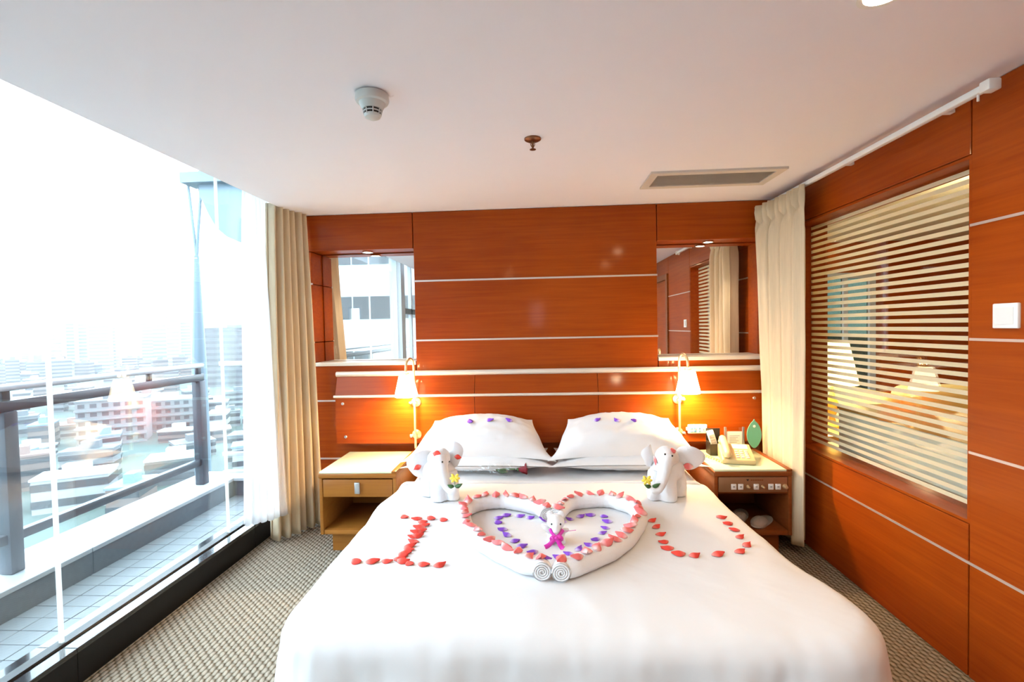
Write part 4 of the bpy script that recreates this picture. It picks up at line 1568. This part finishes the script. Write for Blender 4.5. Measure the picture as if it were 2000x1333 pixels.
TREE = bvh([duvet, under, rl_l, rl_r] + P + [e1[1], e1[2], e2[1], e2[2]] + e1[3] + e2[3])
protos = {}


def petal_mesh(kind, var, m):
    key = (kind, var)
    if key in protos:
        return protos[key]
    r = random.Random(var * 31 + 5)
    cup, tw_ = r.uniform(.26, .40), r.uniform(-.5, .5)
    tip = r.uniform(.15, .35)

    def fn(u, v):
        a = u * 2 - 1
        w_ = (.06 + .70 * math.sin(PI * v) ** .9) * .5
        x = a * w_
        y = v - .5 + .10 * (1 - a * a) * (v > .5) * (v - .5) * 2
        z = cup * (1 - a * a) * math.sin(PI * (.15 + .7 * v)) * .8 + tip * max(0, v - .72) * (1 + tw_ * a) + .05 * math.sin(5 * a + var) * v
        return Vector((x, y, z + .02))
    mb = MB().grid(fn, 8, 8)
    o = build('petal', mb, m, smooth=True)
    me = o.data
    bpy.data.objects.remove(o)
    protos[key] = me
    return me


def petals(px, kind, m, size, label, group, face=None, lift=.001, spread=.5):
    """label may be a list, one for each petal"""
    for i, (u, v) in enumerate(px):
        lb = label[i] if isinstance(label, list) else label
        hit = TREE.ray_cast(CAM, pray(u, v).normalized())
        if hit[0] is None:
            print('petal missed', lb, u, v)
            continue
        loc, nn = hit[0], hit[1]
        if nn.dot(CAM - loc) < 0:
            nn = -nn
        if not face and nn.z < .5:
            nn = (nn + Vector((0, 0, 1.2))).normalized()
        o = bpy.data.objects.new('flower_petal', petal_mesh(kind, random.randrange(4), m))
        COL.objects.link(o)
        ya = Vector((1, 0, 0)) - nn * nn.x
        ya.normalize()
        ya = Matrix.Rotation(random.gauss(0, spread) + (PI if random.random() < .4 else 0), 3, nn) @ ya
        xa = ya.cross(nn)
        R3 = Matrix((xa, ya, nn)).transposed()
        o.rotation_euler = R3.to_euler()
        s_ = size * random.uniform(.9, 1.12)
        o.scale = (s_, s_, s_ * random.uniform(.8, 1.1))
        o.location = loc + nn * lift
        md = o.modifiers.new('thickness', 'SOLIDIFY')
        md.thickness = .02
        tag(o, lb, 'petal', group)


def nth(i):
    return ('first second third fourth fifth sixth seventh eighth ninth tenth eleventh twelfth thirteenth fourteenth fifteenth sixteenth seventeenth eighteenth '
            'nineteenth twentieth twenty-first twenty-second twenty-third twenty-fourth twenty-fifth twenty-sixth').split()[i]


I_PX = [(660 + x / 8.333, 980 + y / 8.333) for x, y in [(1085, 262), (1290, 295), (1515, 290), (1720, 312), (1375, 350), (1395, 400), (1330, 440), (1345, 490), (1285, 505), (1285, 575), (1235, 585), (1235, 660), (1170, 740), (1150, 790), (1100, 850), (1060, 890), (1000, 955), (1060, 990),
                                                        (300, 995), (560, 995), (800, 990), (1165, 1022), (1395, 1042), (1650, 1052)]]
U_PX = [(1250 + x / 8.333, 980 + y / 8.333) for x, y in [(190, 325), (260, 430), (330, 545), (385, 670), (450, 775), (630, 870), (880, 895), (1265, 880), (1620, 830), (1735, 725), (1620, 590), (1540, 478), (1430, 370), (1320, 268)]]
V_PX = cp4([(470, 368), (540, 345), (465, 413), (512, 480), (557, 538), (625, 597), (693, 645), (803, 703), (925, 755), (1055, 755), (1155, 715), (1250, 672), (1355, 630), (1418, 577), (1480, 515), (1515, 465), (1535, 405), (1497, 353), (1370, 340), (1265, 352), (1170, 378), (1095, 402), (775, 367), (675, 350), (905, 388)])
I_LB = ['coral petal, %s from the left in the top bar of the letter I' % nth(i) for i in range(4)] + ['coral petal, %s from the top in the stem of the letter I' % nth(i) for i in range(14)] + \
       ['coral petal, %s from the left in the bottom bar of the letter I' % nth(i) for i in range(6)]
petals(I_PX, 'red', M_RED, .048, I_LB, 'petals of the letter I', spread=.35)
petals(U_PX, 'red', M_RED, .046, ['coral petal, %s along the letter U from its window-side tip' % nth(i) for i in range(len(U_PX))], 'petals of the letter U', spread=.35)
cvx, cvy = 880 + 1000 / 5, 940 + 540 / 5
V_PX.sort(key=lambda p: (math.atan2(p[1] - cvy, p[0] - cvx) + PI / 2) % (2 * PI))
petals(V_PX, 'purple', M_PURP, .042, ['purple petal, %s clockwise from the notch of the small inner heart' % nth(i) for i in range(len(V_PX))], 'petals of the small purple heart', spread=.35)


def on_roll(path, n, skip0, skip1):
    d = [0]
    for a, b in zip(path[:-1], path[1:]):
        d.append(d[-1] + (b - a).length)
    for i in range(n):
        t = skip0 + (d[-1] - skip0 - skip1) * i / (n - 1)
        j = max(k_ for k_ in range(len(d)) if d[k_] <= t + 1e-9)
        p = path[min(j, len(path) - 1)]
        yield p


for path, sd_ in ((path_l, 'window-side'), (path_r, 'partition-side')):
    for ip, p in enumerate(on_roll(path, 24, .02, .03)):
        o = bpy.data.objects.new('flower_petal', petal_mesh('pink', random.randrange(4), M_PINK))
        COL.objects.link(o)
        o.rotation_euler = (random.uniform(-.35, .35), random.uniform(-.35, .35), random.uniform(0, 2 * PI))
        s_ = .052 * random.uniform(.88, 1.15)
        o.scale = (s_, s_, s_)
        o.location = (p.x + random.uniform(-.006, .006), p.y + random.uniform(-.006, .006), p.z + RT * .985)
        md = o.modifiers.new('thickness', 'SOLIDIFY')
        md.thickness = .02
        tag(o, 'pink petal, %s from the notch along the %s half of the towel heart' % (nth(ip), sd_), 'petal', 'pink petals along the towel heart')
petals([(918, 824), (956, 822), (995, 822)], 'purple', M_PURP, .048, ['purple petal, %s from the left on the puffed pillow above the rose' % nth(i) for i in range(3)], 'petals on the pillow above the rose')
petals([(1166, 821), (1205, 822), (1239, 822)], 'purple', M_PURP, .048, ['purple petal, %s from the left on the puffed pillow near the telephone' % nth(i) for i in range(3)], 'petals on the pillow by the telephone')
petals([(816, 913)], 'red', M_RED, .042, 'coral petal on the drooping ear of the elephant beside the bare nightstand', None, True)
petals([(894, 893)], 'red', M_RED, .042, 'coral petal on the upright ear of the elephant beside the bare nightstand', None, True)
petals([(853, 887)], 'red', M_RED, .042, 'coral petal on the head of the elephant beside the bare nightstand', None, True)
petals([(1281, 899)], 'pink', M_PINK, .040, 'pink petal on the smaller ear of the elephant near the telephone', None, True)
petals([(1344, 911)], 'pink', M_PINK, .046, 'pink petal on the wide pointed ear of the elephant near the telephone', None, True)
petals([(1314, 881)], 'pink', M_PINK, .040, 'pink petal on the head of the elephant near the telephone', None, True)

# ------------------------------------------------------------------ the sitting room behind the striped glass
XA, XZ, YA, YZ = XR + .19, 5.6, .6, 6.2
M_FLOOR2 = mat('brown_carpet', (.12, .07, .035), .9)
M_CEIL2 = mat('cream_ceiling', (.80, .70, .48), .8)
build('floor', MB().box(XA, XZ, YA, YZ, -.05, 0), M_FLOOR2, kind='structure')
build('ceiling', MB().box(XA, XZ, YA, YZ, 2.36, 2.45), M_CEIL2, kind='structure')
build('trim_3', MB().box(3.0, XZ, 3.05, 3.45, 2.12, 2.36), M_NIGHT2, kind='structure')
build('wall_sitting_room_far', MB().box(XA, 3.45, YZ, YZ + .1, 0, 2.4).box(4.15, XZ, YZ, YZ + .1, 0, 2.4).box(3.45, 4.15, YZ, YZ + .1, 1.98, 2.4), M_WOOD, kind='structure')
build('wall_sitting_room_right', MB().box(XZ, XZ + .1, YA, YZ, 0, 2.4), M_NIGHT2, kind='structure')
build('wall_sitting_room_near', MB().box(XA, XZ, YA - .1, YA, 0, 2.4), M_CREAMW, kind='structure')
gd = build('door_2', MB().box(3.45, 3.52, YZ - .02, YZ + .04, 0, 1.98).box(4.08, 4.15, YZ - .02, YZ + .04, 0, 1.98).box(3.52, 4.08, YZ - .02, YZ + .04, 1.91, 1.98).box(3.77, 3.82, YZ - .02, YZ + .04, 0, 1.91), M_COLW, kind='structure')
build('glass_pane', MB().box(3.5, 4.1, YZ + .02, YZ + .026, 0, 1.95), glass_mat('green_tinted_glass', (.15, .19, .17)), gd)
M_DESK = mat('varnished_table', (.50, .32, .11), .35, coat=.4)
tb = thing('side_table', (2.14, 3.62, 0), 'wooden side table behind the striped glass carrying the table lamp', 'table')
build('table_top', MB().bbox(1.86, 2.42, 3.30, 3.95, .58, .62, r=.005), M_DESK, tb, smooth=True)
for x in (1.9, 2.38):
    for y in (3.34, 3.91):
        build('leg', MB().box(x - .02, x + .02, y - .02, y + .02, 0, .58), M_DESK, tb)
tl = thing('table_lamp', (2.12, 3.62, .62), 'lit yellow table lamp with pleated shade behind the striped glass', 'lamp')
lx, ly = 2.12, 3.62
M_LBASE = mat('gilded_base', (.60, .42, .12), .3, metal=.5)
M_SHADEY = mat('lit_yellow_shade', (.95, .85, .5), .6, emit=(1.0, .74, .28), estr=3.2)
build('base', MB().lathe((lx, ly, .62), [(.075, 0), (.075, .012), (.03, .03), (.022, .07), (.040, .12), (.045, .17), (.025, .22), (.012, .26), (.012, .33)], 24), M_LBASE, tl, smooth=True)
n_ = 72
vs = []
for r_, z_ in ((.165, .93), (.105, 1.235)):
    for i in range(n_):
        a = 2 * PI * i / n_
        q = r_ * (1 + (.018 if i % 2 else -.018))
        vs.append((lx + q * math.cos(a), ly + q * math.sin(a), z_))
build('shade', MB().add(vs, [(i, (i + 1) % n_, n_ + (i + 1) % n_, n_ + i) for i in range(n_)]), M_SHADEY, tl, solid=.002)
light('table_lamp_light', 'POINT', (lx, ly, 1.06), 16, (1.0, .72, .30), .05)
M_SOFA = mat('gold_sofa_fabric', (.55, .40, .14), .8)
so = thing('sofa', (3.6, 4.3, 0), 'gold fabric sofa standing in the room behind the striped glass', 'sofa')
build('seat', MB().bbox(2.86, 4.5, 4.1, 4.8, .12, .44, r=.05, seg=4), M_SOFA, so, smooth=True)
build('backrest', MB().bbox(2.86, 4.5, 3.92, 4.14, .12, .86, r=.08, seg=4), M_SOFA, so, smooth=True)
for x in (2.70, 4.5):
    build('armrest', MB().bbox(x, x + .16, 3.92, 4.8, .1, .80, r=.07, seg=4), M_SOFA, so, smooth=True)
sb = thing('sideboard', (2.06, 2.1, 0), 'low white-backed sideboard with honey wood top behind the striped glass', 'sideboard')
build('back_panel', MB().bbox(1.835, 1.855, 1.10, 3.06, .02, .845, r=.002), mat('pale_grey_panel', (.72, .80, .80), .5), sb, smooth=True)
build('carcass', MB().box(1.856, 2.22, 1.11, 3.05, .02, .845), M_DESK, sb)
build('top', MB().bbox(1.83, 2.25, 1.09, 3.07, .846, .872, r=.004), M_DESK, sb, smooth=True)
cl_ = thing('ceiling_panel_light', (2.95, 2.75, 2.36), 'bright square ceiling light seen through the top of the striped glass', 'ceiling light')
cpx = onz(1865, 333, 2.355)
build('frame', MB().box(cpx.x - .16, cpx.x + .16, cpx.y - .16, cpx.y + .16, 2.345, 2.36), M_COLW, cl_)
build('diffuser', MB().box(cpx.x - .14, cpx.x + .14, cpx.y - .14, cpx.y + .14, 2.340, 2.346), mat('lit_diffuser', (1, 1, 1), .5, emit=(1, .95, .82), estr=6), cl_)
for (u, v) in ((1640, 490), (1625, 471)):
    p = onz(u, v, 2.355)
    if p.x < XZ and p.y < YZ:
        d = thing('sitting_room_downlight', (p.x, p.y, 2.36), 'tiny ceiling spot seen through the striped glass', 'downlight', 'spots in the sitting room')
        build('lens', MB().lathe((p.x, p.y, 2.352), [(.04, 0), (.04, .006)], 16), M_DL, d)
light('sitting_room_light', 'POINT', (cpx.x, cpx.y, 2.2), 22, (1.0, .85, .55), .12)
